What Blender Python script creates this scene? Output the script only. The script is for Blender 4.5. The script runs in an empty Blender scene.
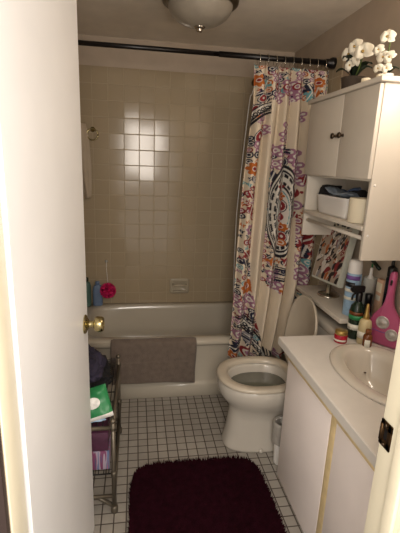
import bpy, bmesh, math, random
import numpy as np
from mathutils import Vector, Matrix, noise
random.seed(7)
PI = math.pi
SC = bpy.context.scene
COL = SC.collection

# ---------------------------------------------------------------- camera
def unit(v):
    v = np.array(v, float); return v / np.linalg.norm(v)
FPX = 402.0
ry = unit((-64, 106, -402.0))
rz = np.array((61, 1565, 402.0)); rz = unit(rz - rz.dot(ry) * ry)
rx = np.cross(ry, rz)
cd = bpy.data.cameras.new('camera'); cam = bpy.data.objects.new('camera', cd); COL.objects.link(cam)
cd.sensor_fit = 'HORIZONTAL'; cd.sensor_width = 36.0; cd.lens = 36.0 * FPX / 400.0
cd.clip_start = 0.02
M = Matrix.Identity(4)
for i, r in enumerate((rx, ry, rz)):
    for j in range(3): M[i][j] = r[j]
M[2][3] = 1.5
cam.matrix_world = M
SC.camera = cam

# ---------------------------------------------------------------- light and exposure
w = bpy.data.worlds.new('world'); SC.world = w; w.use_nodes = True
w.node_tree.nodes['Background'].inputs[0].default_value = (1.0, 0.91, 0.83, 1)
w.node_tree.nodes['Background'].inputs[1].default_value = 1.15
def area(name, loc, target, size, power, col):
    l = bpy.data.lights.new(name, 'AREA'); l.shape = 'RECTANGLE'; l.size = size[0]; l.size_y = size[1]
    l.energy = power; l.color = col
    o = bpy.data.objects.new(name, l); COL.objects.link(o); o.location = loc
    o.rotation_euler = (Vector(target) - Vector(loc)).to_track_quat('-Z', 'Y').to_euler()
    return o
area('hallway_light', (0.11, -0.26, 1.66), (0.3, 2.0, 1.1), (0.48, 0.80), 19.5, (1.0, 0.90, 0.80))
for i in range(3):                                     # bulbs of the vanity light over the mirror, outside the frame
    l = bpy.data.lights.new('vanity_bulb', 'POINT'); l.energy = 3.0; l.shadow_soft_size = .05; l.color = (1.0, 0.89, 0.77)
    o = bpy.data.objects.new('vanity_bulb', l); COL.objects.link(o); o.location = (1.03, .90 + .16 * i, 1.90)
SC.view_settings.view_transform = 'Standard'; SC.view_settings.look = 'None'
SC.view_settings.gamma = 1.0; SC.view_settings.use_curve_mapping = False
SC.view_settings.exposure = 0.12

# ---------------------------------------------------------------- materials
def s2l(c):
    return tuple(((x / 12.92) if x <= 0.04045 else ((x + 0.055) / 1.055) ** 2.4) for x in c)
def mat(name, rgb, rough=0.5, metal=0.0, noise_amt=0.06, scale=8.0, bump=0.0, bscale=60.0, spec=0.5, alpha=1.0, trans=0.0, coat=0.0, sheen=0.0, sss=0):
    m = bpy.data.materials.new(name); m.use_nodes = True
    nt = m.node_tree; b = nt.nodes['Principled BSDF']
    b.inputs['Roughness'].default_value = rough; b.inputs['Metallic'].default_value = metal
    b.inputs['Specular IOR Level'].default_value = spec
    b.inputs['Transmission Weight'].default_value = trans; b.inputs['Alpha'].default_value = alpha
    b.inputs['Coat Weight'].default_value = coat; b.inputs['Sheen Weight'].default_value = sheen
    c = s2l(rgb)
    tc = nt.nodes.new('ShaderNodeTexCoord')
    n = nt.nodes.new('ShaderNodeTexNoise'); n.inputs['Scale'].default_value = scale; n.inputs['Detail'].default_value = 4
    nt.links.new(tc.outputs['Object'], n.inputs['Vector'])
    r = nt.nodes.new('ShaderNodeValToRGB')
    lo = [max(0, x * (1 - noise_amt)) for x in c]; hi = [min(1, x * (1 + noise_amt)) for x in c]
    r.color_ramp.elements[0].position = 0.3; r.color_ramp.elements[0].color = (*lo, 1)
    r.color_ramp.elements[1].position = 0.7; r.color_ramp.elements[1].color = (*hi, 1)
    nt.links.new(n.outputs['Fac'], r.inputs['Fac']); nt.links.new(r.outputs['Color'], b.inputs['Base Color'])
    if bump:
        n2 = nt.nodes.new('ShaderNodeTexNoise'); n2.inputs['Scale'].default_value = bscale
        nt.links.new(tc.outputs['Object'], n2.inputs['Vector'])
        bp = nt.nodes.new('ShaderNodeBump'); bp.inputs['Strength'].default_value = bump; bp.inputs['Distance'].default_value = 0.004
        nt.links.new(n2.outputs['Fac'], bp.inputs['Height']); nt.links.new(bp.outputs['Normal'], b.inputs['Normal'])
    return m

def tile_mat(name, tile, grout, pitch, gw, axes, off, rough, tilt, var=0.05, blot=0.0):
    """square tiles of the given pitch in the plane of the two axes, each tile a little out of true"""
    m = bpy.data.materials.new(name); m.use_nodes = True
    nt = m.node_tree; b = nt.nodes['Principled BSDF']; N = nt.nodes.new; Lk = nt.links.new
    tc = N('ShaderNodeTexCoord'); sp = N('ShaderNodeSeparateXYZ'); Lk(tc.outputs['Object'], sp.inputs[0])
    def math_(op, a, bb=None, c=None):
        n = N('ShaderNodeMath'); n.operation = op
        for i, v in enumerate((a, bb, c)):
            if v is None: continue
            if isinstance(v, (int, float)): n.inputs[i].default_value = v
            else: Lk(v, n.inputs[i])
        return n.outputs[0]
    cells = []; edges = []
    for ax, of in zip(axes, off):
        u = math_('DIVIDE', math_('SUBTRACT', sp.outputs['XYZ'.index(ax)], of), pitch)
        cells.append(math_('FLOOR', u))
        f = math_('SUBTRACT', u, math_('FLOOR', u))
        edges.append(math_('SUBTRACT', 0.5, math_('ABSOLUTE', math_('SUBTRACT', f, 0.5))))
    d = math_('MINIMUM', edges[0], edges[1])          # 0 at the joint, .5 mid tile
    g = N('ShaderNodeMapRange'); g.inputs['From Min'].default_value = gw * 0.5 / pitch; g.inputs['From Max'].default_value = gw * 0.9 / pitch
    Lk(d, g.inputs['Value'])
    cb = N('ShaderNodeCombineXYZ'); Lk(cells[0], cb.inputs[0]); Lk(cells[1], cb.inputs[1])
    wn = N('ShaderNodeTexWhiteNoise'); wn.noise_dimensions = '3D'; Lk(cb.outputs[0], wn.inputs['Vector'])
    v = N('ShaderNodeMapRange'); v.inputs['To Min'].default_value = 1 - var; v.inputs['To Max'].default_value = 1 + var
    Lk(wn.outputs['Value'], v.inputs['Value'])
    tcol = N('ShaderNodeVectorMath'); tcol.operation = 'SCALE'; tcol.inputs[0].default_value = s2l(tile); Lk(v.outputs[0], tcol.inputs['Scale'])
    src = tcol.outputs[0]
    if blot:
        nz = N('ShaderNodeTexNoise'); nz.inputs['Scale'].default_value = 22; nz.inputs['Detail'].default_value = 5
        Lk(tc.outputs['Object'], nz.inputs['Vector'])
        mr = N('ShaderNodeMapRange'); mr.inputs['From Min'].default_value = .3; mr.inputs['From Max'].default_value = .7
        mr.inputs['To Min'].default_value = 1 - blot; mr.inputs['To Max'].default_value = 1 + blot; Lk(nz.outputs['Fac'], mr.inputs['Value'])
        t2 = N('ShaderNodeVectorMath'); t2.operation = 'SCALE'; Lk(src, t2.inputs[0]); Lk(mr.outputs[0], t2.inputs['Scale']); src = t2.outputs[0]
    mx = N('ShaderNodeMix'); mx.data_type = 'RGBA'; Lk(g.outputs[0], mx.inputs['Factor'])
    mx.inputs['A'].default_value = (*s2l(grout), 1); Lk(src, mx.inputs['B'])
    Lk(mx.outputs['Result'], b.inputs['Base Color'])
    rr = N('ShaderNodeMapRange'); rr.inputs['To Min'].default_value = 0.75; rr.inputs['To Max'].default_value = rough
    Lk(g.outputs[0], rr.inputs['Value']); Lk(rr.outputs[0], b.inputs['Roughness'])
    geo = N('ShaderNodeNewGeometry')
    tv = N('ShaderNodeVectorMath'); tv.operation = 'MULTIPLY_ADD'; Lk(wn.outputs['Color'], tv.inputs[0])
    tv.inputs[1].default_value = (tilt, tilt, tilt); tv.inputs[2].default_value = (-tilt / 2,) * 3
    ad = N('ShaderNodeVectorMath'); ad.operation = 'ADD'; Lk(geo.outputs['Normal'], ad.inputs[0]); Lk(tv.outputs[0], ad.inputs[1])
    nm = N('ShaderNodeVectorMath'); nm.operation = 'NORMALIZE'; Lk(ad.outputs[0], nm.inputs[0])
    bp = N('ShaderNodeBump'); bp.inputs['Strength'].default_value = 0.6; bp.inputs['Distance'].default_value = 0.0015
    Lk(g.outputs[0], bp.inputs['Height']); Lk(nm.outputs[0], bp.inputs['Normal']); Lk(bp.outputs['Normal'], b.inputs['Normal'])
    return m

m_wall = mat('wall_paint', (.72, .66, .59), .65, bump=.15, bscale=90)
m_ceil = mat('ceiling_paint', (.88, .84, .78), .8, bump=.2, bscale=50)
m_hall = mat('dark_hall_paint', (.20, .14, .12), .7)
m_trim = mat('trim_paint', (.95, .92, .82), .35)
m_door = mat('door_paint', (.94, .94, .94), .38, noise_amt=.03, scale=3, bump=.05, bscale=30)
m_tile = tile_mat('wall_tile', (.645, .585, .485), (.665, .605, .50), .108, .0035, 'XZ', (.024, .384), .13, .022, var=.015)
m_tile_side = tile_mat('side_wall_tile', (.645, .585, .485), (.665, .605, .50), .108, .0035, 'YZ', (.02, .384), .17, .022, var=.015)
m_floor = tile_mat('floor_tile', (.63, .61, .575), (.27, .23, .20), .0525, .0036, 'XY', (.008, .0), .34, .03, var=.07, blot=.06)
m_tub = mat('tub_enamel', (.73, .70, .64), .18, noise_amt=.02, coat=.3)
m_soap = mat('soap_dish_glaze', (.66, .62, .54), .2)
m_china = mat('white_china', (.77, .745, .70), .13, noise_amt=.02, coat=.4)
m_seat = mat('toilet_seat_plastic', (.76, .72, .65), .28, noise_amt=.02)
m_cab = mat('white_cabinet_laminate', (.82, .79, .74), .42, noise_amt=.02)
m_van = mat('white_vanity_laminate', (.98, .94, .92), .38, noise_amt=.02)
m_counter = mat('counter_laminate', (.83, .81, .78), .3, noise_amt=.03, scale=20)
m_oak = mat('oak_strip', (.88, .79, .60), .5, noise_amt=.12, scale=25)
m_sink = mat('sink_china', (.80, .77, .72), .14, noise_amt=.02, coat=.3)
m_black = mat('black_metal', (.045, .035, .04), .35, spec=.5)
m_blackp = mat('black_plastic', (.05, .05, .06), .3)
m_chrome = mat('chrome', (.8, .78, .74), .16, metal=1)
m_nickel = mat('dark_nickel', (.36, .31, .26), .3, metal=1)
m_brass = mat('brass', (.68, .63, .46), .2, metal=1)
m_bronze = mat('old_bronze', (.33, .25, .17), .38, metal=1, noise_amt=.3, scale=60)
m_pewter = mat('grey_tube_metal', (.42, .39, .34), .38, metal=.6)
m_pewter2 = mat('fixture_metal', (.42, .37, .29), .35, metal=.8)
m_glass = mat('frosted_glass', (.60, .57, .52), .28, noise_amt=.14, scale=9, coat=.3)
m_rug = mat('maroon_pile', (.16, .035, .075), .95, noise_amt=.35, scale=40, spec=.1)
m_greymat = mat('grey_terry', (.43, .38, .34), .95, noise_amt=.15, scale=30, bump=1.0, bscale=260, sheen=.15)
m_navy = mat('navy_cloth', (.15, .13, .20), .9, noise_amt=.5, scale=12, bump=.5, bscale=80)
m_blackcloth = mat('black_cloth', (.05, .05, .07), .9, noise_amt=.3, bump=.5, bscale=80)
m_white = mat('white_plastic', (.93, .92, .90), .35, noise_amt=.02)
m_cream = mat('cream_paper', (.90, .86, .76), .7, noise_amt=.04)
m_petal = mat('petal_white', (.93, .91, .84), .6, noise_amt=.04)
m_leaf = mat('dark_leaf', (.10, .15, .08), .5, noise_amt=.3)
m_stem = mat('green_stem', (.35, .42, .20), .6)
m_pot = mat('brown_pot', (.26, .22, .18), .8, bump=.8, bscale=50)
m_pink = mat('pink_plastic', (.72, .34, .50), .3, noise_amt=.05)
m_clear = mat('clear_plastic', (.85, .85, .82), .12, noise_amt=.03, alpha=.55)
m_disc = mat('silver_disc', (.72, .70, .68), .3, noise_amt=.3, scale=60, metal=.4)
m_loofah = mat('magenta_net', (.80, .10, .38), .7, noise_amt=.25, scale=60)
m_bluebot = mat('blue_bottle_plastic', (.42, .50, .62), .35)
m_tealbot = mat('teal_bottle_plastic', (.33, .45, .42), .35)
m_red = mat('red_jar_plastic', (.62, .10, .18), .25)
m_gold = mat('gold_lid', (.72, .60, .35), .3, metal=.8)
m_lblue = mat('pale_blue_can', (.58, .70, .80), .3, noise_amt=.12, scale=40)
m_purple = mat('purple_print', (.48, .34, .62), .4)
m_dgreen = mat('dark_green_bottle', (.08, .16, .11), .25)
m_green = mat('green_print', (.18, .52, .31), .4, noise_amt=.08)
m_amber = mat('amber_bottle', (.45, .25, .12), .2)
m_creamb = mat('cream_bottle', (.78, .72, .55), .35)
m_peach = mat('peach_box', (.86, .70, .58), .6)
m_dark = mat('dark_bottle', (.06, .08, .11), .25)
m_teal = mat('teal_print', (.10, .45, .45), .4)
m_label = mat('label_white', (.86, .85, .80), .5)
m_bluecloth = mat('blue_packets', (.28, .36, .50), .5, noise_amt=.5, scale=35, bump=.6, bscale=40)
m_greyc = mat('grey_packets', (.42, .46, .50), .5, noise_amt=.5, scale=35)
m_maroonb = mat('maroon_box', (.30, .15, .24), .5, noise_amt=.3, scale=30)
m_water = mat('bowl_water', (.40, .41, .36), .05)
m_framew = mat('pale_frame', (.78, .79, .74), .45)
m_bag = mat('thin_white_bag', (.62, .60, .57), .4, noise_amt=.08, scale=40, bump=.6, bscale=40)
m_cloth = mat('white_washcloth', (.72, .66, .58), .95, noise_amt=.08, bump=.6, bscale=120)

def stripes(name, cols, vec=(1, 0, 0), scale=30):
    m = bpy.data.materials.new(name); m.use_nodes = True; nt = m.node_tree; b = nt.nodes['Principled BSDF']
    tc = nt.nodes.new('ShaderNodeTexCoord'); mp = nt.nodes.new('ShaderNodeMapping'); mp.inputs['Rotation'].default_value = (0, .5, .35)
    wv = nt.nodes.new('ShaderNodeTexNoise'); mp.inputs['Scale'].default_value = (scale, scale, scale * .08); wv.inputs['Scale'].default_value = 1.3
    r = nt.nodes.new('ShaderNodeValToRGB'); r.color_ramp.interpolation = 'CONSTANT'
    while len(r.color_ramp.elements) < len(cols): r.color_ramp.elements.new(.5)
    for i, c in enumerate(cols):
        r.color_ramp.elements[i].position = .28 + .44 * i / len(cols); r.color_ramp.elements[i].color = (*s2l(c), 1)
    r.color_ramp.elements[0].position = 0
    nt.links.new(tc.outputs['Object'], mp.inputs[0]); nt.links.new(mp.outputs[0], wv.inputs['Vector'])
    nt.links.new(wv.outputs['Fac'], r.inputs[0]); nt.links.new(r.outputs[0], b.inputs['Base Color']); b.inputs['Roughness'].default_value = .5
    return m
m_stripe = stripes('striped_carton', [(.42, .30, .50), (.62, .42, .52), (.40, .46, .60), (.66, .60, .66), (.50, .26, .40), (.32, .34, .48)])

def attr_mat(name, rough, bump=0.0, twoside=0.0):
    m = bpy.data.materials.new(name); m.use_nodes = True; nt = m.node_tree; b = nt.nodes['Principled BSDF']
    a = nt.nodes.new('ShaderNodeVertexColor'); a.layer_name = 'print'
    nt.links.new(a.outputs['Color'], b.inputs['Base Color']); b.inputs['Roughness'].default_value = rough
    if bump:
        tc = nt.nodes.new('ShaderNodeTexCoord'); n2 = nt.nodes.new('ShaderNodeTexNoise'); n2.inputs['Scale'].default_value = 300
        nt.links.new(tc.outputs['Object'], n2.inputs['Vector'])
        bp = nt.nodes.new('ShaderNodeBump'); bp.inputs['Strength'].default_value = bump; bp.inputs['Distance'].default_value = .002
        nt.links.new(n2.outputs['Fac'], bp.inputs['Height']); nt.links.new(bp.outputs['Normal'], b.inputs['Normal'])
    return m
m_curtain = attr_mat('printed_cotton', .85, .2)
m_print = attr_mat('printed_panel', .35)

# ---------------------------------------------------------------- mesh helpers
class MB:
    def __init__(s): s.bm = bmesh.new(); s.mi = 0
    def _tag(s, n0):
        s.bm.faces.ensure_lookup_table()
        for f in s.bm.faces[n0:]: f.material_index = s.mi
    def box(s, x0, x1, y0, y1, z0, z1, bev=0.0, seg=2):
        t = bmesh.new(); bmesh.ops.create_cube(t, size=1)
        for v in t.verts:
            v.co = Vector(((x0 + x1) / 2 + v.co.x * (x1 - x0), (y0 + y1) / 2 + v.co.y * (y1 - y0), (z0 + z1) / 2 + v.co.z * (z1 - z0)))
        if bev: bmesh.ops.bevel(t, geom=t.edges[:], offset=bev, segments=seg, profile=.5, affect='EDGES')
        s.add(t); return s
    def add(s, t, mtx=None):
        if mtx is not None: bmesh.ops.transform(t, matrix=mtx, verts=t.verts[:])
        n0 = len(s.bm.faces)
        me = bpy.data.meshes.new('tmp'); t.to_mesh(me); t.free(); s.bm.from_mesh(me); bpy.data.meshes.remove(me)
        s._tag(n0)
    def loft(s, rings, cap0=True, cap1=True, closed=True):
        n0 = len(s.bm.faces)
        vs = [[s.bm.verts.new(p) for p in r] for r in rings]
        n = len(vs[0])
        for a, b in zip(vs, vs[1:]):
            for i in range(n if closed else n - 1):
                j = (i + 1) % n
                s.bm.faces.new((a[i], a[j], b[j], b[i]))
        if cap0: s.bm.faces.new(vs[0][::-1])
        if cap1: s.bm.faces.new(vs[-1])
        s._tag(n0); return s
    def lathe(s, prof, c=(0, 0, 0), n=32, axis='Z', caps=(True, True), sx=1, sy=1):
        rings = []
        for r, z in prof:
            ring = []
            for i in range(n):
                a = 2 * PI * i / n; p = (r * sx * math.cos(a), r * sy * math.sin(a), z)
                if axis == 'X': p = (p[2], p[0], p[1])
                if axis == 'Y': p = (p[1], p[2], p[0])
                ring.append((c[0] + p[0], c[1] + p[1], c[2] + p[2]))
            rings.append(ring)
        return s.loft(rings, *caps)
    def tube(s, pts, r, n=12, caps=True):
        pts = [Vector(p) for p in pts]; rings = []; up = None
        rs = r if isinstance(r, (list, tuple)) else [r] * len(pts)
        for i, p in enumerate(pts):
            d = (pts[min(i + 1, len(pts) - 1)] - pts[max(i - 1, 0)]).normalized()
            if up is None: up = Vector((0, 0, 1)) if abs(d.z) < .9 else Vector((1, 0, 0))
            a = d.cross(up).normalized(); b = a.cross(d).normalized(); up = b
            rings.append([p + a * rs[i] * math.cos(2 * PI * k / n) + b * rs[i] * math.sin(2 * PI * k / n) for k in range(n)])
        return s.loft(rings, caps, caps)
    def ball(s, c, r, sc=(1, 1, 1), seg=16):
        t = bmesh.new(); bmesh.ops.create_uvsphere(t, u_segments=seg, v_segments=seg // 2 + 2, radius=r)
        s.add(t, Matrix.Translation(c) @ Matrix.Diagonal((*sc, 1))); return s
    def torus(s, c, R, r, axis='Y', n=24, k=8, a0=0, a1=2 * PI):
        pts = []
        for i in range(n + 1):
            a = a0 + (a1 - a0) * i / n; u, v = R * math.cos(a), R * math.sin(a)
            pts.append({'Y': (c[0] + u, c[1], c[2] + v), 'X': (c[0], c[1] + u, c[2] + v), 'Z': (c[0] + u, c[1] + v, c[2])}[axis])
        return s.tube(pts, r, k)
    def build(s, name, mats, parent=None, loc=None, smooth=True, angle=40):
        """links ONE mesh object; geometry was given in room coordinates"""
        bm = s.bm
        if smooth:
            for f in bm.faces: f.smooth = True
            for e in bm.edges:
                if len(e.link_faces) == 2 and e.calc_face_angle(0) > math.radians(angle): e.smooth = False
        org = world_of(parent) if parent else Vector(loc if loc else (0, 0, 0))
        bmesh.ops.translate(bm, verts=bm.verts[:], vec=-org)
        bmesh.ops.recalc_face_normals(bm, faces=bm.faces[:])
        me = bpy.data.meshes.new(name); bm.to_mesh(me); bm.free()
        for m in (mats if isinstance(mats, (list, tuple)) else [mats]): me.materials.append(m)
        o = bpy.data.objects.new(name, me); COL.objects.link(o)
        if parent: o.parent = parent
        else: o.location = org
        return o
def world_of(o):
    v = Vector(o.location)
    while o.parent: o = o.parent; v += Vector(o.location)
    return v
def tag(o, label=None, cat=None, group=None, kind=None):
    if label: o['label'] = label
    if cat: o['category'] = cat
    if group: o['group'] = group
    if kind: o['kind'] = kind
    return o
def thing(name, label, cat, loc=(0, 0, 0), group=None):
    o = bpy.data.objects.new(name, None); COL.objects.link(o); o.location = loc; o.empty_display_size = .05
    return tag(o, label, cat, group)
def struct(name, mb, mats, **k):
    return tag(mb.build(name, mats, **k), kind='structure')
def copy_tree(o, parent=None):
    c = o.copy(); COL.objects.link(c)
    if parent: c.parent = parent
    for ch in list(o.children): copy_tree(ch, c)
    return c
def B(*a, **k): return MB().box(*a, **k)
def srect(x0, x1, y0, y1, z, e=4.0, n=48):
    """rounded rectangle ring (superellipse)"""
    out = []
    for i in range(n):
        a = 2 * PI * i / n; c, s_ = math.cos(a), math.sin(a)
        out.append(((x0 + x1) / 2 + (x1 - x0) / 2 * math.copysign(abs(c) ** (2 / e), c),
                    (y0 + y1) / 2 + (y1 - y0) / 2 * math.copysign(abs(s_) ** (2 / e), s_), z))
    return out
def slab(mb, origin, ax_u, ax_v, uv, t):
    """extruded outline lying in plane u,v, thickness t along u x v"""
    o = Vector(origin); U = Vector(ax_u).normalized(); V = Vector(ax_v).normalized(); W = U.cross(V)
    a = [o + U * p[0] + V * p[1] for p in uv]; b = [p + W * t for p in a]
    return mb.loft([a, b])
# ================================================================= THE ROOM
XR, XL, YB, YF, ZC = 1.14, -0.43, 3.07, 0.68, 2.30
struct('floor', B(XL - .1, XR + .1, -.9, YB + .1, -.1, 0), m_floor)
struct('ceiling', B(XL - .1, XR + .1, YF - .1, YB + .1, ZC, ZC + .1), m_ceil)
struct('wall_back', B(XL - .1, XR + .1, YB, YB + .1, 0, ZC), m_wall)
struct('wall_right', B(XR, XR + .1, YF - .1, YB, 0, ZC), m_wall)
struct('wall_left', B(XL - .1, XL, YF - .1, YB, 0, ZC), m_wall)
# front wall round the doorway: bathroom skin, dark hallway skin
JR, JL = .53, -.212
mb = MB()
for x0, x1, z0, z1 in ((XL - .1, JL - .004, 0, ZC), (JR + .018, XR + .1, 0, ZC), (JL - .004, JR + .018, 2.07, ZC)):
    mb.mi = 0; mb.box(x0, x1, .60, YF, z0, z1); mb.mi = 1; mb.box(x0, x1, .585, .60, z0, z1)
struct('wall_front', mb, [m_wall, m_hall])
# door jambs and head with the stop
mb = MB().box(JR, JR + .018, .585, YF + .012, 0, 2.07, .002).box(JR - .010, JR, .600, .632, 0, 2.05, .003)
struct('trim_1', mb, m_trim)
struct('trim_2', B(JL - .004, JL, .6005, YF + .004, 0, 2.07, .002), m_trim)
struct('trim_3', B(JL, JR, .585, YF + .012, 2.052, 2.07, .002), m_trim)
struct('trim_4', B(JR + .018, JR + .075, YF, YF + .014, 0, 2.11, .004), m_trim)
# tile surround of the tub, 8 mm proud of the plaster
TT = 2.112
struct('trim_5', B(XL, XR, YB - .009, YB, .38, TT), m_tile)
struct('trim_6', B(XR - .009, XR, 2.29, YB - .009, 0, TT, .003), m_tile_side)
struct('trim_7', B(XL, XL + .009, 2.30, YB - .009, 0, TT, .003), m_tile_side)

# strike plate on the right jamb
mb = MB(); mb.mi = 0
t = thing('strike_plate', 'small worn bronze strike plate on the cream door jamb at right edge', 'strike plate', (JR, .675, .94))
def plate(z0, z1, y0, y1):
    m_ = MB()
    m_.box(JR - .0035, JR + .001, y0, y1, z0, z0 + .017, .001).box(JR - .0035, JR + .001, y0, y1, z1 - .017, z1, .001)
    m_.box(JR - .0035, JR + .001, y0, y0 + .012, z0, z1, .001).box(JR - .0035, JR + .001, y1 - .012, y1, z0, z1, .001)
    return m_
plate(.920, .980, .655, .6915).build('plate', m_bronze, t)
MB().lathe([(.004, 0), (.0045, .001), (.003, .003), (0.0005, .0035)], (JR - .0062, .673, .927), 12, 'X').build('screw', m_nickel, t)
MB().lathe([(.004, 0), (.0045, .001), (.003, .003), (0.0005, .0035)], (JR - .0062, .673, .973), 12, 'X').build('screw', m_nickel, t)
B(JR - .0015, JR + .0005, .665, .681, .936, .964).build('latch_hole', m_black, t)
MB().tube([(JR - .001, .688, z) for z in (.930, .970)], .005, 10).build('lip', m_bronze, t)

# open door on the left: from its hinge to the free edge
h0, h1 = Vector((-.207, .692, 0)), Vector((-.174, 1.402, 0))
du = (h1 - h0).normalized(); dn = Vector((-du.y, du.x, 0))      # towards -x: door thickness
door = thing('door_1', 'white painted bathroom door standing open at left, seen nearly edge on', 'door', h0)
tag(door, kind='structure')
mb = MB(); t_ = bmesh.new(); bmesh.ops.create_cube(t_, size=1)
Ld = (h1 - h0).length
t_.transform(Matrix.Translation((Ld / 2, .0175, 1.02)) @ Matrix.Diagonal((Ld, .035, 2.02, 1)))
bmesh.ops.bevel(t_, geom=t_.edges[:], offset=.0025, segments=2, affect='EDGES')
rot = Matrix.Translation(h0) @ Matrix.Rotation(math.atan2(du.y, du.x), 4, 'Z')
mb.add(t_, rot); leafo = mb.build('door_leaf', m_door, door)
def knob(side):
    mb = MB(); mb.lathe([(.033, 0), (.0335, .003), (.030, .007), (.022, .010), (.018, .013), (.0125, .017), (.0115, .027), (.013, .031), (.022, .034),
               (.0262, .038), (.0275, .045), (.0275, .056), (.0255, .062), (.021, .0655), (.0125, .066), (.011, .064), (.0005, .064)], n=40)
    R_ = Matrix.Rotation(PI / 2 if side > 0 else -PI / 2, 4, 'X')
    bmesh.ops.transform(mb.bm, matrix=rot @ Matrix.Translation((Ld - .062, 0 if side > 0 else .035, .945)) @ R_, verts=mb.bm.verts[:])
    return mb
k = knob(1).build('door_knob', m_brass, door); tag(k, 'round brass knob facing the room')
knob(-1).build('door_knob', m_brass, door)
mb = MB().box(Ld - .001, Ld + .0015, .006, .029, .915, .975); bmesh.ops.transform(mb.bm, matrix=rot, verts=mb.bm.verts[:]); mb.build('latch_plate', m_brass, door)

# ================================================================= BATHTUB
Y0, TZ = 2.325, .405
tub = thing('bathtub', 'built-in cream bathtub across the far end of the room', 'bathtub', ((XL + XR) / 2, 2.7, 0))
mb = MB()
x0, x1 = XL + .010, XR - .010
prof = [(2.345, 0), (2.340, .004), (2.340, .082), (2.343, .09), (2.356, .098), (2.360, .11), (2.360, .352), (2.357, .360), (2.338, .368), (2.330, .374), (2.326, .384), (2.328, .396), (2.336, TZ)]
mb.loft([[(x0, y, z) for y, z in prof] + [(x0, 2.40, TZ - .001), (x0, 2.40, 0)], [(x1, y, z) for y, z in prof] + [(x1, 2.40, TZ - .001), (x1, 2.40, 0)]])
mb.build('apron', m_tub, tub, angle=50)
mb = MB(); yb = YB - .0105
ro = srect(x0, x1, 2.336, yb, TZ, 60, 96)
rings = [srect(x0, x1, 2.336, yb, TZ - .03, 60, 96), ro,
         srect(x0 + .085, x1 - .10, 2.412, yb - .052, TZ, 7, 96), srect(x0 + .093, x1 - .108, 2.420, yb - .058, TZ - .006, 6.5, 96),
         srect(x0 + .100, x1 - .113, 2.426, yb - .063, TZ - .03, 6, 96), srect(x0 + .13, x1 - .14, 2.445, yb - .082, .20, 5.5, 96),
         srect(x0 + .17, x1 - .17, 2.465, yb - .105, .115, 5, 96), srect(x0 + .23, x1 - .22, 2.50, yb - .14, .09, 4.5, 96)]
mb.loft(rings, False, True); mb.build('basin', m_tub, tub, angle=60)
MB().lathe([(.030, .090), (.030, .094), (.022, .0955), (.001, .0955)], (x1 - .34, 2.7, 0), 20).build('drain', m_chrome, tub)

# grey bath mat draped over the front rim
mt = MB(); NX, NS = 60, 60; rows = []
path = [(2.352, .4085), (2.350, .4110), (2.345, .4150), (2.334, .4145), (2.322, .405), (2.3165, .385), (2.314, .35), (2.312, .27), (2.312, .20), (2.314, .126)]
def along(path, t):
    d = [0]
    for a, b in zip(path, path[1:]): d.append(d[-1] + math.dist(a, b))
    t *= d[-1]
    for i in range(len(path) - 1):
        if t <= d[i + 1] + 1e-9:
            f = (t - d[i]) / (d[i + 1] - d[i]); return path[i][0] + (path[i + 1][0] - path[i][0]) * f, path[i][1] + (path[i + 1][1] - path[i][1]) * f
    return path[-1]
for lay, th in ((0, 0), (1, .009)):
    for i in range(NX + 1):
        r = []
        for j in range(NS + 1):
            u, v = i / NX, j / NS; y, z = along(path, v)
            y2, z2 = along(path, min(1, v + .01)); y1, z1 = along(path, max(0, v - .01)); ln = math.hypot(y2 - y1, z2 - z1)
            ny, nz = (z2 - z1) / ln, -(y2 - y1) / ln
            edge = 1 - .6 * max(0, 1 - min(u, 1 - u, v, 1 - v) * 30)
            wv = .003 * noise.noise(Vector((u * 5, v * 4, 1))) * (1 if v > .5 else .2) + .0035 * (1 if v > .5 else .3)
            x = -.155 + .530 * u + .006 * math.sin(v * 6) * (u - .5)
            zz = z + (.012 * math.sin(u * 3.2 + .4) if v > .97 else 0) * (v - .97) / .03
            r.append((x, y + ny * (th * edge + wv), zz + nz * (th * edge + wv)))
        rows.append(r)
n = NX + 1
A_, B_ = rows[:n], rows[n:]
vs = [[mt.bm.verts.new(p) for p in r] for r in rows]
for base in (0, n):
    for i in range(NX):
        for j in range(NS): mt.bm.faces.new((vs[base + i][j], vs[base + i + 1][j], vs[base + i + 1][j + 1], vs[base + i][j + 1]))
for i in range(NX):
    for j in (0, NS): mt.bm.faces.new((vs[i][j], vs[i + 1][j], vs[n + i + 1][j], vs[n + i][j]))
for j in range(NS):
    for i in (0, NX): mt.bm.faces.new((vs[i][j], vs[i][j + 1], vs[n + i][j + 1], vs[n + i][j]))
tag(mt.build('bath_mat', m_greymat, loc=(.11, 2.34, .142)), 'grey terry bath mat draped over the front rim of the bathtub', 'bath mat')

# soap dish set in the tiles
sd = thing('soap_dish', 'cream ceramic soap dish with a grab bar set in the back tiles above the tub', 'soap dish', (.34, YB - .009, .545))
mb = MB(); yy = YB - .009
def fr(x0, x1, z0, z1, y, e=8): return [(p[0], y, p[1]) for p in [(q[0], q[1]) for q in srect(x0, x1, z0, z1, 0, e, 40)]]
mb.loft([fr(.262, .418, .482, .605, yy), fr(.262, .418, .482, .605, yy - .007), fr(.268, .412, .488, .599, yy - .011), fr(.283, .397, .503, .584, yy - .011), fr(.290, .390, .510, .577, yy - .003)], False, True)
mb.build('body', m_soap, sd)
MB().tube([(.286, yy - .006, .556), (.292, yy - .022, .556), (.305, yy - .028, .556), (.375, yy - .028, .556), (.388, yy - .022, .556), (.394, yy - .006, .556)], .0075, 12).build('grab_bar', m_soap, sd)
MB().loft([[(q[0], q[1], z) for q in srect(.288, .392, yy - .032, yy - .001, 0, 3, 28)] for z in (.500, .510)]).build('tray', m_soap, sd)

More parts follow.
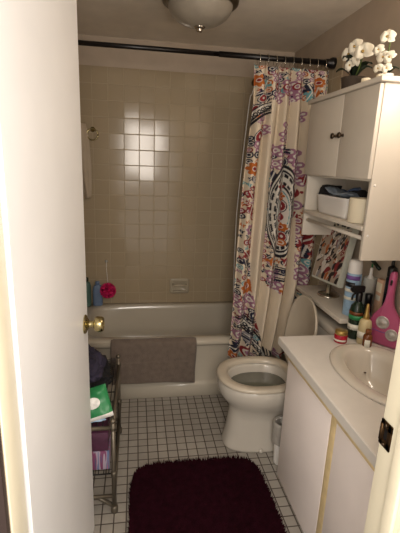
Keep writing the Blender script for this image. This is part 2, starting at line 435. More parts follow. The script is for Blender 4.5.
# ================================================================= SHOWER ROD, CURTAIN
RZ = 2.085
rodx0, rodx1 = (XL + .009, 2.35, RZ - .012), (XR - .009, 2.392, RZ)
rod = thing('curtain_rod', 'long black shower curtain rod spanning above the tub', 'curtain rod', rodx0)
rv = Vector(rodx1) - Vector(rodx0)
MB().tube([Vector(rodx0) + rv * f for f in (0, .56)], .0125, 16).build('tube', m_black, rod)
MB().tube([Vector(rodx0) + rv * f for f in (.54, .56, .5601, 1)], [.0125, .0125, .0152, .0152], 16).build('sleeve', m_black, rod)
MB().lathe([(.030, 0), (.030, .010), (.026, .018), (.020, .035), (.020, .05)], rodx0, 24, 'X').build('flange', m_black, rod)
MB().lathe([(.020, -.055), (.021, -.035), (.027, -.028), (.031, -.018), (.031, 0)], rodx1, 24, 'X').build('flange', m_black, rod)
MOTIFS = """F O 0.679 1.961 0.0338
L N 0.711 1.983 0.0225 -60.0
L T 0.725 1.944 0.0284 60.0
L N 0.69 1.891 0.0227 20.0
P R 0.709 1.866 0.0286 30.0
P R 0.669 1.797 0.0286 80.0
S K 0.633 1.737 0.77 1.834 0.0172
D K 0.641 1.706 0.779 1.797 0.0058
W M 0.752 1.701 0.0292
P R 0.697 1.66 0.035 60.0
W M 0.707 1.601 0.0353
C N 0.687 1.557 0.0177
F O 0.675 1.479 0.0356
C G 0.686 1.417 0.0179
L R 0.69 1.36 0.0301 60.0
L R 0.668 1.325 0.0301 120.0
L M 0.683 1.291 0.0242 0.0
L R 0.668 1.244 0.0304 75.0
C R 0.689 1.203 0.0214
F M 0.677 1.125 0.0308
C R 0.682 1.052 0.0217
L R 0.692 1.003 0.0313 60.0
L R 0.662 0.978 0.0312 130.0
L N 0.653 0.928 0.0313 110.0
L N 0.687 0.897 0.0253 30.0
C N 0.69 0.846 0.0159
F O 0.677 0.769 0.0415
W M 0.695 0.69 0.0387
W M 0.632 0.671 0.0321
W M 0.655 0.611 0.0324
P N 0.715 0.597 0.0261 90.0
D K 0.612 0.579 0.739 0.535 0.0065
S K 0.621 0.538 0.743 0.48 0.0195
D K 0.611 0.498 0.746 0.439 0.0065
W M 0.775 0.575 0.0396
P R 0.773 0.514 0.0332 60.0
C M 0.631 0.477 0.0262
C G 0.692 0.447 0.0264
C M 0.799 0.444 0.0268
D N 0.603 0.409 0.746 0.432 0.0066
L N 0.618 0.381 0.0395 30.0
C R 0.692 0.35 0.03
F O 0.608 0.325 0.0265
P R 0.736 0.397 0.02 90.0
D K 0.744 0.467 0.817 0.295 0.0066
D K 0.765 0.452 0.85 0.308 0.0067
S K 0.729 0.398 0.81 0.296 0.0167
L M 0.883 0.321 0.0274 0.0
C R 0.931 0.32 0.0207
C R 0.986 0.325 0.0208
W M 0.785 1.983 0.0285
W M 0.8 1.877 0.0289
P R 0.789 1.933 0.0229 90.0
W M 0.864 1.937 0.0405
C R 0.842 1.931 0.0173
W M 0.925 1.915 0.0351
W M 0.889 1.867 0.0292
W M 0.927 2.008 0.0289
C R 0.905 1.94 0.0174
L N 0.988 1.93 0.0353 120.0
L T 0.981 1.893 0.0295 60.0
F O 1.042 1.975 0.0295
L O 1.037 1.922 0.0237 80.0
W M 0.869 1.712 0.0356
L O 0.876 1.647 0.0359 80.0
W M 0.809 1.589 0.0358
W M 0.921 1.56 0.0425
W M 0.85 1.662 0.0298
D N 0.838 1.596 0.892 1.598 0.006
D N 0.841 1.574 0.895 1.576 0.006
P N 0.869 1.525 0.0242 90.0
L T 0.874 1.474 0.0305 45.0
L N 0.804 1.444 0.0303 75.0
W M 0.81 1.511 0.0301
W M 0.94 1.494 0.0368
W M 0.959 1.426 0.0371
L R 0.955 1.35 0.0312 80.0
C M 0.957 1.273 0.0252
L R 0.963 1.214 0.019 80.0
C R 0.972 1.183 0.0191
C M 0.965 1.128 0.0256
W M 0.978 1.067 0.0258
L N 0.955 1.035 0.0258 45.0
L M 0.955 0.973 0.0324 70.0
O K 0.867 1.23 0.075 0.25
L R 0.853 1.376 0.0307 90.0
F O 0.858 1.324 0.0247
P R 0.87 1.265 0.0311 90.0
C R 0.857 1.2 0.025
F O 0.875 1.139 0.0252
P R 0.88 1.084 0.0254 90.0
C O 0.877 1.047 0.0191
L O 0.818 0.928 0.032 80.0
L R 0.901 0.934 0.0259 70.0
W M 0.831 0.845 0.0388
W M 0.851 0.767 0.0392
D N 0.855 0.871 0.926 0.87 0.0065
D N 0.857 0.845 0.929 0.845 0.0065
L N 0.888 0.858 0.013 0.0
D N 0.861 0.806 0.933 0.806 0.0065
W M 0.96 0.864 0.0393
W M 0.94 0.928 0.0325
L O 0.906 0.74 0.033 80.0
W M 0.892 0.674 0.0398
C R 0.909 0.78 0.0164
C O 1.011 1.117 0.0257
L R 1.049 1.067 0.039 50.0
L R 1.006 1.042 0.0389 120.0
L N 1.038 0.992 0.0392 80.0
L R 1.079 0.979 0.0329 100.0
C T 1.051 0.928 0.0198
C M 1.024 0.877 0.0264
L N 1.077 0.876 0.0332 60.0
W M 1.051 0.811 0.04
C O 1.08 1.142 0.0259
C R 1.08 0.791 0.0201
L R 0.984 1.426 0.0248 80.0
W M 0.945 1.785 0.0297"""
PAL = {'O': (.68, .37, .13), 'R': (.50, .13, .15), 'N': (.10, .11, .20), 'K': (.10, .09, .12), 'T': (.38, .58, .60), 'M': (.58, .41, .50), 'G': (.56, .55, .56), 'W': (.82, .80, .76)}
PALL = {k: np.array(s2l(v)) for k, v in PAL.items()}
CLOTH = np.array(s2l((.82, .765, .68)))
def paint(X, Z):
    """the print of the cloth: flowers, leaves, scrolls and scalloped bands"""
    C = np.tile(CLOTH, X.shape + (1,)).astype(float)
    def put(mask, k): C[mask] = PALL[k] if isinstance(k, str) else k
    rf = random.Random(21); lines = []
    zs = [.3, .5, .75, 1.0, 1.4, 1.6, 1.8, 2.0]
    for gz in np.arange(.31, 2.05, .031):                    # small filler leaves and dots in the printed bands
        for gx in np.arange(.56, 1.12, .031):
            fx, fz = gx + rf.uniform(-.008, .008), gz + rf.uniform(-.008, .008)
            ra = float(np.interp(fz, zs, [.80, .76, .70, .690, .690, .70, .755, .77]))
            inA = fx < ra - .008; inC = .775 < fx < .905 and .78 < fz < 1.60; inT = fz > 1.86 and fx > .77; inD = fx > .97 and fz < 1.3
            inB = fz < .335
            r1, r2, r3, r4 = rf.random(), rf.random(), rf.random(), rf.uniform(0, 180)
            if inC and (abs(fx - .835) > .062) and r3 < .45: continue
            if inA and r3 < .22 and fz > .34: continue
            if inA or inC or inT or inD or inB:
                lines.append(('L %s' if r1 < .6 else 'C %s') % 'RNMNORTNRN'[int(r2 * 10)] + ' %f %f %f %f' % (fx, fz, .012 + .007 * r3, r4))
    for ln in lines + MOTIFS.split('\n'):
        t = ln.split(); k, c = t[0], t[1]; a = [float(v) for v in t[2:]]
        if k in 'FLPC' and len(ln) < 40: a[2] *= 1.12
        if k in 'DS':
            ax, az, bx, bz, s = a; dx, dz = bx - ax, bz - az; L = math.hypot(dx, dz); ux, uz = dx / L, dz / L
            u = (X - ax) * ux + (Z - az) * uz; v = -(X - ax) * uz + (Z - az) * ux
            v = v - .12 * L * (1 - (2 * u / L - 1) ** 2)
            ins = (u > 0) & (u < L)
            if k == 'D': put(ins & (np.abs(v) < .006), c); put(ins & (np.abs(v - .014) < .003), c)
            else:
                put(ins & (np.abs(v) < s * .95), 'W'); put(ins & (np.abs(np.abs(v) - s) < .003), c)
                p = s * 1.25; uu = (u % p) - p / 2
                put(ins & (np.hypot(uu, v + s * .3) < s * .62), c); put(ins & (np.hypot(uu, v + s * .3) < s * .25), 'W')
            continue
        x, z = a[0], a[1]
        dx, dz = X - x, Z - z
        if k == 'O':
            rx_, rz_ = a[2], a[3]; q = np.hypot(dx / rx_, dz / rz_); th = np.arctan2(dz / rz_, dx / rx_)
            put(q < 1.12, c); put(q < 1.05, 'W'); put(q < 1.0, c); put(q < .95, 'W')
            sc = (np.abs(((th * 22 / (2 * PI)) % 1) - .5) < .36)
            put((q < .93) & (q > .66) & sc, c); put((np.abs(q - .79) < .055), 'W')
            put(q < .64, c); put(q < .58, 'W'); put((q < .52) & (q > .48), 'T')
            continue
        r = a[2]; d = np.hypot(dx, dz); th = np.arctan2(dz, dx)
        if k == 'F':
            pr = r * (.72 + .30 * np.abs(np.cos(3.5 * th + x * 40)))
            put(d < pr * 1.12, 'W'); put(d < pr, c); put((d < r * .36), 'W'); put((d < r * .26), 'R' if c == 'O' else 'N')
        elif k == 'C':
            put(d < r, c); put(d < r * .6, 'W'); put(d < r * .38, 'M' if c == 'R' else c)
        elif k == 'W':                                        # scrolls
            for (ox, oz, rr) in ((0, 0, .55), (.65, .45, .34), (-.6, .5, .36), (.45, -.65, .32), (-.55, -.55, .30)):
                dd = np.hypot(dx - ox * r, dz - oz * r); put(dd < rr * r * 1.1, 'W'); put(np.abs(dd - rr * r) < r * .13, c)
            put(d < r * .16, c)
        else:
            al = math.radians(a[3]); u = dx * math.cos(al) + dz * math.sin(al); v = -dx * math.sin(al) + dz * math.cos(al)
            if k == 'L':
                wd = .42 * r * np.cos(np.clip(u / r, -1, 1) * PI / 2); ins = (np.abs(u) < r) & (np.abs(v) < wd)
                put((np.abs(u) < r) & (np.abs(v - .25 * u) < wd), c); put(ins & (np.abs(v) < .08 * r), 'W')
                put((np.hypot(u - .2 * r, np.abs(v) - .62 * r) < .24 * r), c)
            else:
                q = np.hypot(u / r, v / (r * .62)); put(q < 1.15, 'N'); put(q < 1.0, 'W'); put(q < .86, c); put(q < .3, 'W')
    ra = np.interp(Z, zs, [.80, .76, .70, .688, .688, .70, .74, .77])
    C[(Z < 1.66) & (Z > .36) & (X > ra + .004) & (X < np.interp(Z, [.3, .7, .8], [.95, .93, .768]))] = CLOTH
    C[(Z < 1.86) & (Z >= 1.66) & (X > .757) & (X < .783)] = CLOTH
    C[(Z < 1.86) & (Z >= 1.60) & (X > .875) & (X < .93)] = CLOTH
    C[(Z < 1.2) & (Z >= .36) & (X > .915) & (X < .965)] = CLOTH
    return C

def printed_sheet(name, P, col, mat_, parent=None, thick=.0012):
    """grid of points P[i][j] with vertex colours, given a real thickness"""
    ni, nj = P.shape[:2]; org = world_of(parent) if parent else Vector((0, 0, 0))
    V = P.reshape(-1, 3) - np.array(org)
    idx = np.arange(ni * nj).reshape(ni, nj)
    F = np.stack([idx[:-1, :-1], idx[1:, :-1], idx[1:, 1:], idx[:-1, 1:]], -1).reshape(-1, 4)
    me = bpy.data.meshes.new(name); me.vertices.add(len(V)); me.vertices.foreach_set('co', V.astype(np.float32).ravel())
    me.loops.add(F.size); me.loops.foreach_set('vertex_index', F.ravel().astype(np.int32))
    me.polygons.add(len(F)); me.polygons.foreach_set('loop_start', np.arange(0, F.size, 4, dtype=np.int32)); me.polygons.foreach_set('loop_total', np.full(len(F), 4, dtype=np.int32))
    me.update(calc_edges=True); me.validate()
    at = me.color_attributes.new('print', 'FLOAT_COLOR', 'POINT')
    at.data.foreach_set('color', np.concatenate([col.reshape(-1, 3), np.ones((len(V), 1))], 1).astype(np.float32).ravel())
    me.polygons.foreach_set('use_smooth', np.ones(len(F), dtype=bool)); me.materials.append(mat_)
    o = bpy.data.objects.new(name, me); COL.objects.link(o)
    if parent: o.parent = parent
    if thick:
        md = o.modifiers.new('thickness', 'SOLIDIFY'); md.thickness = thick; md.offset = 0
    return o

cur = thing('shower_curtain', 'white shower curtain with a colourful floral medallion print bunched at right end of the rod', 'shower curtain', (.85, 2.37, .3))
NI, NJ = 300, 760
a = np.linspace(0, 1, NI)[:, None] * np.ones((1, NJ)); zt = np.ones((NI, 1)) * np.linspace(.300, 2.052, NJ)[None, :]
xl = np.interp(zt, [.30, .45, .60, 1.0, 1.4, 1.85, 2.04], [.580, .592, .598, .606, .620, .655, .648])
xr_ = np.interp(zt, [.30, .8, 1.2, 2.04], [1.02, 1.10, 1.122, 1.105])
ph = 2 * PI * ((a - .256) / .165) + .25 * np.sin(zt * 2.2 + a * 5)
fold = np.cos(ph) + .18 * np.cos(2 * ph + 1.0) + .12 * np.sin(2 * PI * 17 * a + zt)
X = xl + (xr_ - xl) * (a + .012 * np.sin(ph)) 
amp = np.interp(zt, [.3, 1.6, 2.05], [.034, .032, .020])
yc = np.interp(zt, [.3, .5, 2.05], [2.283, 2.285, 2.362]) + .02 * a * np.interp(zt, [.3, 2.05], [0, 1])
Yc = yc - amp * fold
Yc = np.minimum(Yc, np.where(zt < .43, 2.314, 9))
zt2 = zt - .02 * np.abs(np.sin(a * PI * 6)) * np.clip((zt - 1.95) / .1, 0, 1)
colr = paint(X + 0 * zt, zt)
printed_sheet('cloth', np.stack([X, Yc, zt2], -1), colr, m_curtain, cur)
for i in range(9):
    f = (i + .5) / 9; xx = .652 + .44 * f; yy_ = 2.35 + (xx - rodx0[0]) / (rodx1[0] - rodx0[0]) * .042
    rg = MB().torus((xx, yy_, RZ - .016), .032, .0016, 'X', 24, 6).build('curtain_ring', m_chrome, cur)
    MB().ball((xx, yy_ - .030, RZ - .030), .006).build('bead', m_chrome, rg)

# ================================================================= HAND SHOWER
sh = thing('hand_shower', 'grey shower head with a pale hose hanging beside the curtain edge', 'shower head', (XR - .009, 2.75, 2.03))
MB().lathe([(.028, 0), (.028, -.004), (.016, -.012)], (XR - .009, 2.75, 2.05), 20, 'X').build('escutcheon', m_pewter2, sh)
MB().tube([(XR - .012, 2.75, 2.05), (1.0, 2.75, 2.06), (.86, 2.75, 2.055), (.80, 2.75, 2.04)], .009, 12).build('arm', m_pewter2, sh)
mb = MB().tube([(.805, 2.75, 2.045), (.79, 2.745, 2.03), (.775, 2.73, 2.018), (.765, 2.72, 2.008)], [.012, .016, .030, .032], 20); mb.build('head', m_pewter2, sh)
hp = [(.765, 2.745, 2.0), (.752, 2.75, 1.95), (.738, 2.75, 1.898), (.716, 2.75, 1.55), (.698, 2.75, 1.19), (.700, 2.75, .95), (.703, 2.75, .741), (.712, 2.75, .56), (.74, 2.75, .47), (.80, 2.76, .46), (.90, 2.78, .60), (1.0, 2.79, .75), (XR - .012, 2.79, .80)]
def smooth_path(P, n=8):
    P = [Vector(p) for p in P]; out = []
    for i in range(len(P) - 1):
        a_, b_, c_, d_ = P[max(i - 1, 0)], P[i], P[i + 1], P[min(i + 2, len(P) - 1)]
        for k in range(n):
            t = k / n; out.append(.5 * ((2 * b_) + (c_ - a_) * t + (2 * a_ - 5 * b_ + 4 * c_ - d_) * t * t + (3 * b_ - a_ - 3 * c_ + d_) * t ** 3))
    return out + [P[-1]]
MB().tube(smooth_path(hp), .0038, 8).build('hose', m_white, sh)

# ================================================================= CEILING LIGHT
LC = Vector((.312, 2.200, ZC))
lt = thing('ceiling_light', 'frosted glass dome ceiling light with bronze rim and finial, switched off', 'ceiling light', LC)
MB().lathe([(.172, 0), (.175, -.012), (.183, -.020), (.189, -.032), (.186, -.046), (.174, -.055), (.162, -.058), (.150, -.050)], LC, 48, caps=(True, False)).build('rim', m_pewter2, lt)
pr = [(.160, -.052)] + [(.160 * math.cos(q), -.052 - .098 * math.sin(q)) for q in [PI / 2 * i / 14 for i in range(1, 14)]] + [(.004, -.150)]
MB().lathe(pr, LC, 48).build('glass_dome', m_glass, lt)
MB().lathe([(.027, -.147), (.028, -.152), (.020, -.157), (.014, -.160), (.016, -.165), (.010, -.173), (.001, -.175)], LC, 20).build('finial', m_chrome, lt)

# ================================================================= THINGS IN THE TUB CORNER
bt = thing('shampoo_bottle', 'slate blue shampoo bottle on the tub rim corner beside the pink pouf', 'bottle', (-.292, 3.02, TZ))
MB().loft([[(q[0], q[1], z) for q in srect(-.292 - w_, -.292 + w_, 3.022 - .022, 3.022 + .022, 0, 3, 24)] for w_, z in ((.034, TZ + .001), (.037, TZ + .008), (.037, .535), (.030, .560), (.016, .572))]).build('body', m_bluebot, bt)
MB().lathe([(.017, 0), (.017, .022), (.014, .025)], (-.292, 3.022, .572), 16).build('cap', m_bluebot, bt)
bt = thing('shampoo_bottle', 'dark teal shampoo bottle in the tub corner, half hidden by the door edge', 'bottle', (-.372, 3.02, TZ))
MB().lathe([(.030, TZ + .001), (.031, TZ + .01), (.031, .57), (.024, .59), (.014, .60)], (-.372, 3.015, 0), 20).build('body', m_tealbot, bt)
MB().lathe([(.015, 0), (.015, .028), (.012, .03)], (-.372, 3.015, .60), 16).build('cap', m_dgreen, bt)
mb = MB()
for i in range(170):
    th, ph = random.random() * 2 * PI, math.acos(random.uniform(-1, 1)); d = Vector((math.sin(ph) * math.cos(th), math.sin(ph) * math.sin(th), math.cos(ph)))
    t_ = d.orthogonal().normalized(); b_ = d.cross(t_); c0 = Vector((-.213, 2.995, .530)) + d * .030
    ring = [c0 + d * (.026 + .006 * math.sin(5 * q + i)) * (1 if q % 2 else .85) + (t_ * math.cos(q) + b_ * math.sin(q)) * .014 for q in [2 * PI * k / 10 for k in range(10)]]
    mb.loft([[c0 + (p - c0) * .35 for p in ring], ring], True, False)
lf = thing('shower_pouf', 'magenta mesh bath pouf hanging over the tub corner against the tiles', 'bath pouf', (-.213, 2.995, .53))
mb.build('net_ball', m_loofah, lf)
MB().tube([(-.213, 3.0, .585), (-.225, 3.04, .70), (-.225, 3.058, .745)], .002, 6).build('cord', m_white, lf)
MB().lathe([(.012, 0), (.011, -.004), (.005, -.006), (.005, -.014)], (-.225, YB - .009, .745), 14, 'Y').build('hook', m_clear, lf)

# washcloth hanging from a ring at the left end
wc = thing('towel_ring', 'small brass ring hook on the back tiles by the door edge', 'hook', (-.30, YB - .009, 1.70))
MB().lathe([(.018, 0), (.018, -.005), (.008, -.010), (.006, -.03)], (-.30, YB - .009, 1.70), 16, 'Y').build('rosette', m_brass, wc)
MB().torus((-.30, YB - .042, 1.665), .038, .0045, 'Y', 24, 8).build('ring', m_brass, wc)
cl = MB(); rings = []
for i in range(16):
    z = 1.735 - i * .034; s_ = i / 15; wdt = .020 + .022 * math.sin(PI * min(1, s_ * .8 + .2)); cx = -.378 + .035 * s_
    rings.append([(cx + wdt * math.cos(q) * (1 + .18 * math.sin(4 * q + s_ * 2)), YB - .045 + .018 * math.sin(q) * (1 + .3 * math.sin(3 * q)), z) for q in [2 * PI * k / 32 for k in range(32)]])
cl.loft(rings)
tag(cl.build('washcloth', m_cloth, loc=(-.35, YB - .045, 1.22)), 'pale washcloth hanging on the tiled wall beside the door edge', 'washcloth')
# ================================================================= TOILET
TY = 1.885
toi = thing('toilet', 'cream white toilet with raised lid between the tub and the vanity', 'toilet', (.75, TY, 0))
def egg(xf, xb, hw, z, n=56, e=2.2, back=2.6):
    """outline pointing to -x: round front, squarer back"""
    out = []
    xc = xf + (xb - xf) * .48
    for i in range(n):
        a_ = 2 * PI * i / n; c, s_ = math.cos(a_), math.sin(a_)
        ex = back if c > 0 else e
        rx_ = (xb - xc) if c > 0 else (xc - xf)
        out.append((xc + rx_ * math.copysign(abs(c) ** (2 / ex), c), TY + hw * math.copysign(abs(s_) ** (2 / ex), s_), z))
    return out
mb = MB()
mb.loft([egg(.474, .98, .118, .0, e=2.7, back=4), egg(.472, .98, .120, .012, e=2.7, back=4), egg(.480, .98, .116, .030, e=2.7, back=4), egg(.492, .98, .112, .10, e=2.6, back=4),
         egg(.500, .98, .110, .18, e=2.5, back=4), egg(.500, .97, .115, .225, e=2.3, back=3.5), egg(.485, .96, .138, .260, e=2.2, back=3), egg(.455, .95, .160, .295, e=2.2),
         egg(.437, .94, .177, .330, e=2.2), egg(.432, .94, .182, .360), egg(.434, .94, .182, .388), egg(.442, .935, .176, .396),
         egg(.482, .825, .138, .396), egg(.494, .815, .130, .386), egg(.502, .81, .124, .33), egg(.55, .78, .09, .27), egg(.60, .76, .055, .235), egg(.63, .74, .03, .225)])
mb.build('bowl', m_china, toi, angle=50)
MB().loft([egg(.5005, .811, .1255, .346), egg(.5005, .811, .1255, .348)]).build('water', m_water, toi)
MB().loft([egg(.430, .865, .186, .399), egg(.426, .868, .190, .405), egg(.428, .867, .188, .416), egg(.440, .860, .178, .422), egg(.474, .826, .146, .421),
           egg(.484, .818, .137, .414), egg(.486, .816, .135, .400)], False, False).build('seat', m_seat, toi)
# lid standing up, leaning on the tank
def lidring(off, sc):
    out = []
    for p in egg(.43, .865, .187, 0):
        u = ((.865 - p[0]) * sc + (1 - sc) * .21) * .95; v = (p[1] - TY) * sc * .93 + .028
        tl = math.radians(8)
        out.append((.848 + u * math.sin(tl) + off * math.cos(tl), TY + v, .425 + u * math.cos(tl) - off * math.sin(tl)))
    return out
MB().loft([lidring(-.002, .95), lidring(-.008, .985), lidring(-.002, 1.0), lidring(.006, .99), lidring(.010, .94), lidring(.013, .6)]).build('lid', m_seat, toi)
for s_ in (-1, 1):
    MB().tube([(.872, TY + s_ * .085, .418), (.872, TY + s_ * .055, .418)], .012, 14).build('hinge', m_seat, toi)
mb = MB()
mb.loft([srect(.955, 1.118, TY - .20, TY + .20, z, 9, 48) if 0 else srect(.955 + d, 1.118, TY - .205 + d, TY + .205 - d, z, 9, 48) for z, d in ((.385, .03), (.40, .02), (.50, .008), (.70, 0))])
mb.box(.90, 1.118, TY - .09, TY + .09, .34, .392, .01); mb.build('tank', m_china, toi)
MB().loft([srect(.945 + d, 1.122, TY - .215 + d, TY + .215 - d, z, 9, 48) for z, d in ((.700, .002), (.704, 0), (.725, 0), (.735, .004), (.738, .012))]).build('tank_lid', m_china, toi)
MB().tube([(.952, TY + .15, .655), (.935, TY + .15, .655), (.930, TY + .13, .652), (.930, TY + .08, .648)], .006, 10).build('flush_lever', m_chrome, toi)
for s_ in (-1, 1): MB().lathe([(.013, .012), (.013, .022), (.008, .032), (.001, .034)], (.66, TY + s_ * .118, -.006), 14).build('bolt_cap', m_china, toi)

# waste bin between toilet and vanity
bn = thing('waste_bin', 'white waste bin lined with a thin bag between toilet and vanity', 'waste bin', (.765, 1.686, 0))
bx_, by_ = .768, 1.690
MB().lathe([(.060, .001), (.063, .006), (.075, .225), (.079, .235), (.079, .240), (.073, .240), (.070, .225), (.058, .012), (.001, .010)], (bx_, by_, 0), 36, sx=1, sy=.62).build('bucket', m_white, bn)
mb = MB(); rings = []
for r_, z in ((.080, .13), (.082, .18), (.0825, .23), (.081, .246), (.074, .248), (.067, .228), (.064, .19)):
    rings.append([(bx_ + (r_ + .004 * noise.noise(Vector((math.cos(q) * 3, math.sin(q) * 3, z * 20)))) * math.cos(q), by_ + .66 * r_ * math.sin(q), z + .006 * noise.noise(Vector((math.cos(q) * 4, math.sin(q) * 4, 3)))) for q in [2 * PI * k / 48 for k in range(48)]])
mb.loft(rings, False, False).build('bin_bag', m_bag, bn)
tr_ = MB()
for i in range(9): tr_.ball((bx_ + random.uniform(-.03, .03), by_ + random.uniform(-.012, .012), .185 + random.uniform(-.01, .012)), .026, (1, .8, .7), 10)
tag(tr_.build('rubbish', m_blackcloth, loc=(bx_, by_, .19)), 'dark rubbish inside the white waste bin', 'rubbish', kind='stuff')

# ================================================================= OVER-TOILET CABINET
CX, CY0, CY1, CZ0, CZ1 = .905, 1.483, 2.105, 1.137, 1.815
T = .016
cab = thing('wall_cabinet', 'white wall cabinet with two doors and an open shelf above the toilet', 'cabinet', (1.02, 1.79, CZ0))
B(CX + .004, XR - .001, CY0, CY0 + T, CZ0, CZ1, .001).build('side_panel', m_cab, cab)
B(CX + .004, XR - .001, CY1 - T, CY1, CZ0, CZ1, .001).build('side_panel', m_cab, cab)
B(CX - .024, XR - .001, CY0 - .018, CY1 + .018, CZ1, CZ1 + .020, .004).build('top_panel', m_cab, cab)
B(XR - .010, XR - .001, CY0 + T, CY1 - T, 1.262, CZ1).build('back_panel', m_cab, cab)
B(CX + .004, XR - .010, CY0 + T, CY1 - T, 1.455, 1.472, .001).build('shelf', m_cab, cab)
B(CX - .002, XR - .010, CY0 + T, CY1 - T, 1.258, 1.276, .001).build('shelf', m_cab, cab)
ym = 1.752
for (a0, a1, ky) in ((CY0 + .002, ym - .0015, ym - .029), (ym + .0015, CY1 - .002, ym + .033)):
    dr = B(CX - .014, CX + .003, a0, a1, 1.464, CZ1 - .003, .0025).build('door', m_cab, cab)
    MB().lathe([(.007, 0), (.0055, -.006), (.005, -.011), (.011, -.015), (.0135, -.020), (.011, -.025), (.004, -.027), (.0005, -.027)], (CX - .014, ky, 1.640), 20, 'X').build('knob', m_nickel, dr)
MB().tube([(.930, CY0 + T, 1.222), (.930, CY1 - T, 1.222)], .0085, 14).build('towel_bar', m_cab, cab)
for z in (1.24, 1.44):
    MB().lathe([(.005, 0), (.005, -.0015), (.001, -.002)], (CX + .02, CY0, z), 10, 'Y').build('screw_cap', m_white, cab)
    MB().lathe([(.005, 0), (.005, -.0015), (.001, -.002)], (XR - .05, CY0, z), 10, 'Y').build('screw_cap', m_white, cab)

# ledge over the tank
LZ = .812
lg = thing('ledge_shelf', 'long white ledge shelf above the toilet tank under the wall cabinet', 'shelf', (1.0, 1.8, LZ))
B(.950, XR - .001, 1.650, 2.190, LZ - .024, LZ, .003).build('board', m_cab, lg)
B(XR - .03, XR - .001, 1.66, 2.18, LZ - .05, LZ - .024).build('wall_cleat', m_cab, lg)

# things in the open shelf
SZ = 1.277
bk = thing('storage_basket', 'white plastic bin filled with packets on the cabinet shelf', 'storage bin', (1.0, 1.83, SZ))
def rr(x0, x1, y0, y1, z, e=8): return srect(x0, x1, y0, y1, z, e, 40)
MB().loft([rr(.935, 1.07, 1.700, 1.985, SZ), rr(.930, 1.075, 1.695, 1.990, SZ + .01), rr(.922, 1.083, 1.685, 2.0, SZ + .085), rr(.918, 1.087, 1.681, 2.004, SZ + .088),
           rr(.918, 1.087, 1.681, 2.004, SZ + .093), rr(.926, 1.079, 1.689, 1.996, SZ + .093), rr(.932, 1.073, 1.692, 1.988, SZ + .010)]).build('tub', m_white, bk)
pk = [(1.025, 1.94, .0, m_bluecloth, 'blue'), (.975, 1.875, .5, m_greyc, 'grey'), (1.01, 1.80, 1.1, m_bluecloth, 'dark blue'), (.97, 1.74, 2.0, m_greyc, 'pale grey'), (1.03, 1.73, .3, m_blackcloth, 'black'), (.975, 1.95, 2.5, m_blackcloth, 'black')]
lbls = ['crumpled blue packet at the far end of the shelf bin', 'grey packet second from the far end of the shelf bin', 'dark blue packet in the middle of the shelf bin',
        'pale grey packet at the near front of the shelf bin', 'black pouch at the near back of the shelf bin', 'black pouch at the far front of the shelf bin']
for i, (px, py, ra, mm, _) in enumerate(pk):
    mb = MB(); t_ = bmesh.new(); bmesh.ops.create_grid(t_, x_segments=10, y_segments=10, size=.5); 
    gv = bmesh.ops.extrude_face_region(t_, geom=t_.faces[:]); bmesh.ops.translate(t_, vec=(0, 0, .35), verts=[v for v in gv['geom'] if isinstance(v, bmesh.types.BMVert)])
    for v in t_.verts:
        e_ = 1 - max(abs(v.co.x), abs(v.co.y)) * 2; v.co.z = (v.co.z - .17) * (.25 + e_ ** .5 * 1.2) + .18 * noise.noise(Vector((v.co.x * 3, v.co.y * 3, i * 5.1)))
    mb.add(t_, Matrix.Translation((px, py, SZ + .105 + .006 * (i % 3))) @ Matrix.Rotation(ra, 4, 'Z') @ Matrix.Rotation(.5 * math.sin(i * 2.2), 4, 'X') @ Matrix.Diagonal((.10, .085, .055, 1)))
    tag(mb.build('packet', mm, loc=(px, py, SZ + .07)), lbls[i], 'packet', 'packets in the shelf bin')
rl = thing('toilet_paper_roll', 'cream paper roll standing at the near end of the cabinet shelf', 'paper roll', (.975, 1.60, SZ))
MB().lathe([(.052, 0), (.054, .003), (.054, .100), (.052, .103), (.021, .103), (.020, .100), (.020, .002)], (.960, 1.612, SZ + .0005), 36, caps=(False, False)).build('paper', m_cream, rl)
MB().lathe([(.0195, .001), (.0195, .102), (.018, .102), (.018, .001)], (.960, 1.612, SZ), 24, caps=(False, False)).build('core', m_peach, rl)

# framed floral panel on its round stand
fp = thing('floral_print_box', 'pale box with a floral print face leaning on the ledge shelf', 'print box', (1.02, 1.93, LZ))
U = Vector((.06, -1, .07)).normalized(); Vv = Vector((.22, -.12, 1)); Vv = (Vv - U * Vv.dot(U)).normalized()
O_ = Vector((1.020, 2.157, .878)); FW, FH, FT = .290, .355, .035
Wn = U.cross(Vv)
if Wn.x > 0: Wn = -Wn
def q3(u, v, w): return O_ + U * u + Vv * v + Wn * w
mb = MB(); mb.loft([[q3(0, 0, 0), q3(FW, 0, 0), q3(FW, FH, 0), q3(0, FH, 0)], [q3(0, 0, -FT), q3(FW, 0, -FT), q3(FW, FH, -FT), q3(0, FH, -FT)]])
bmesh.ops.bevel(mb.bm, geom=mb.bm.edges[:], offset=.004, segments=2, affect='EDGES'); mb.build('frame', m_framew, fp)
gi, gj = 150, 170
uu, vv = np.meshgrid(np.linspace(.012, FW - .012, gi), np.linspace(.012, FH - .012, gj), indexing='ij')
P = np.array(O_)[None, None, :] + uu[..., None] * np.array(U) + vv[..., None] * np.array(Vv) + .0015 * np.array(Wn)
C = np.tile(np.array(s2l((.66, .60, .53))), (gi, gj, 1))
rnd = random.Random(5)
for q in range(95):
    cx, cy, r_ = rnd.uniform(.02, FW - .02), rnd.uniform(.02, FH - .05), rnd.uniform(.012, .034)
    k_ = rnd.choice(['K', 'K', 'K', 'K', 'O', 'R', 'W', 'G', 'W', 'W']); al = rnd.uniform(.3, 1.5)
    u_ = (uu - cx) * math.cos(al) + (vv - cy) * math.sin(al); v_ = -(uu - cx) * math.sin(al) + (vv - cy) * math.cos(al) + 8 * u_ * u_
    d = np.hypot(u_ / r_, v_ / (r_ * .42)); C[d < 1] = PALL[k_]; C[d < (.3 if q % 3 == 0 else 0)] = PALL['W' if k_ != 'W' else 'G']
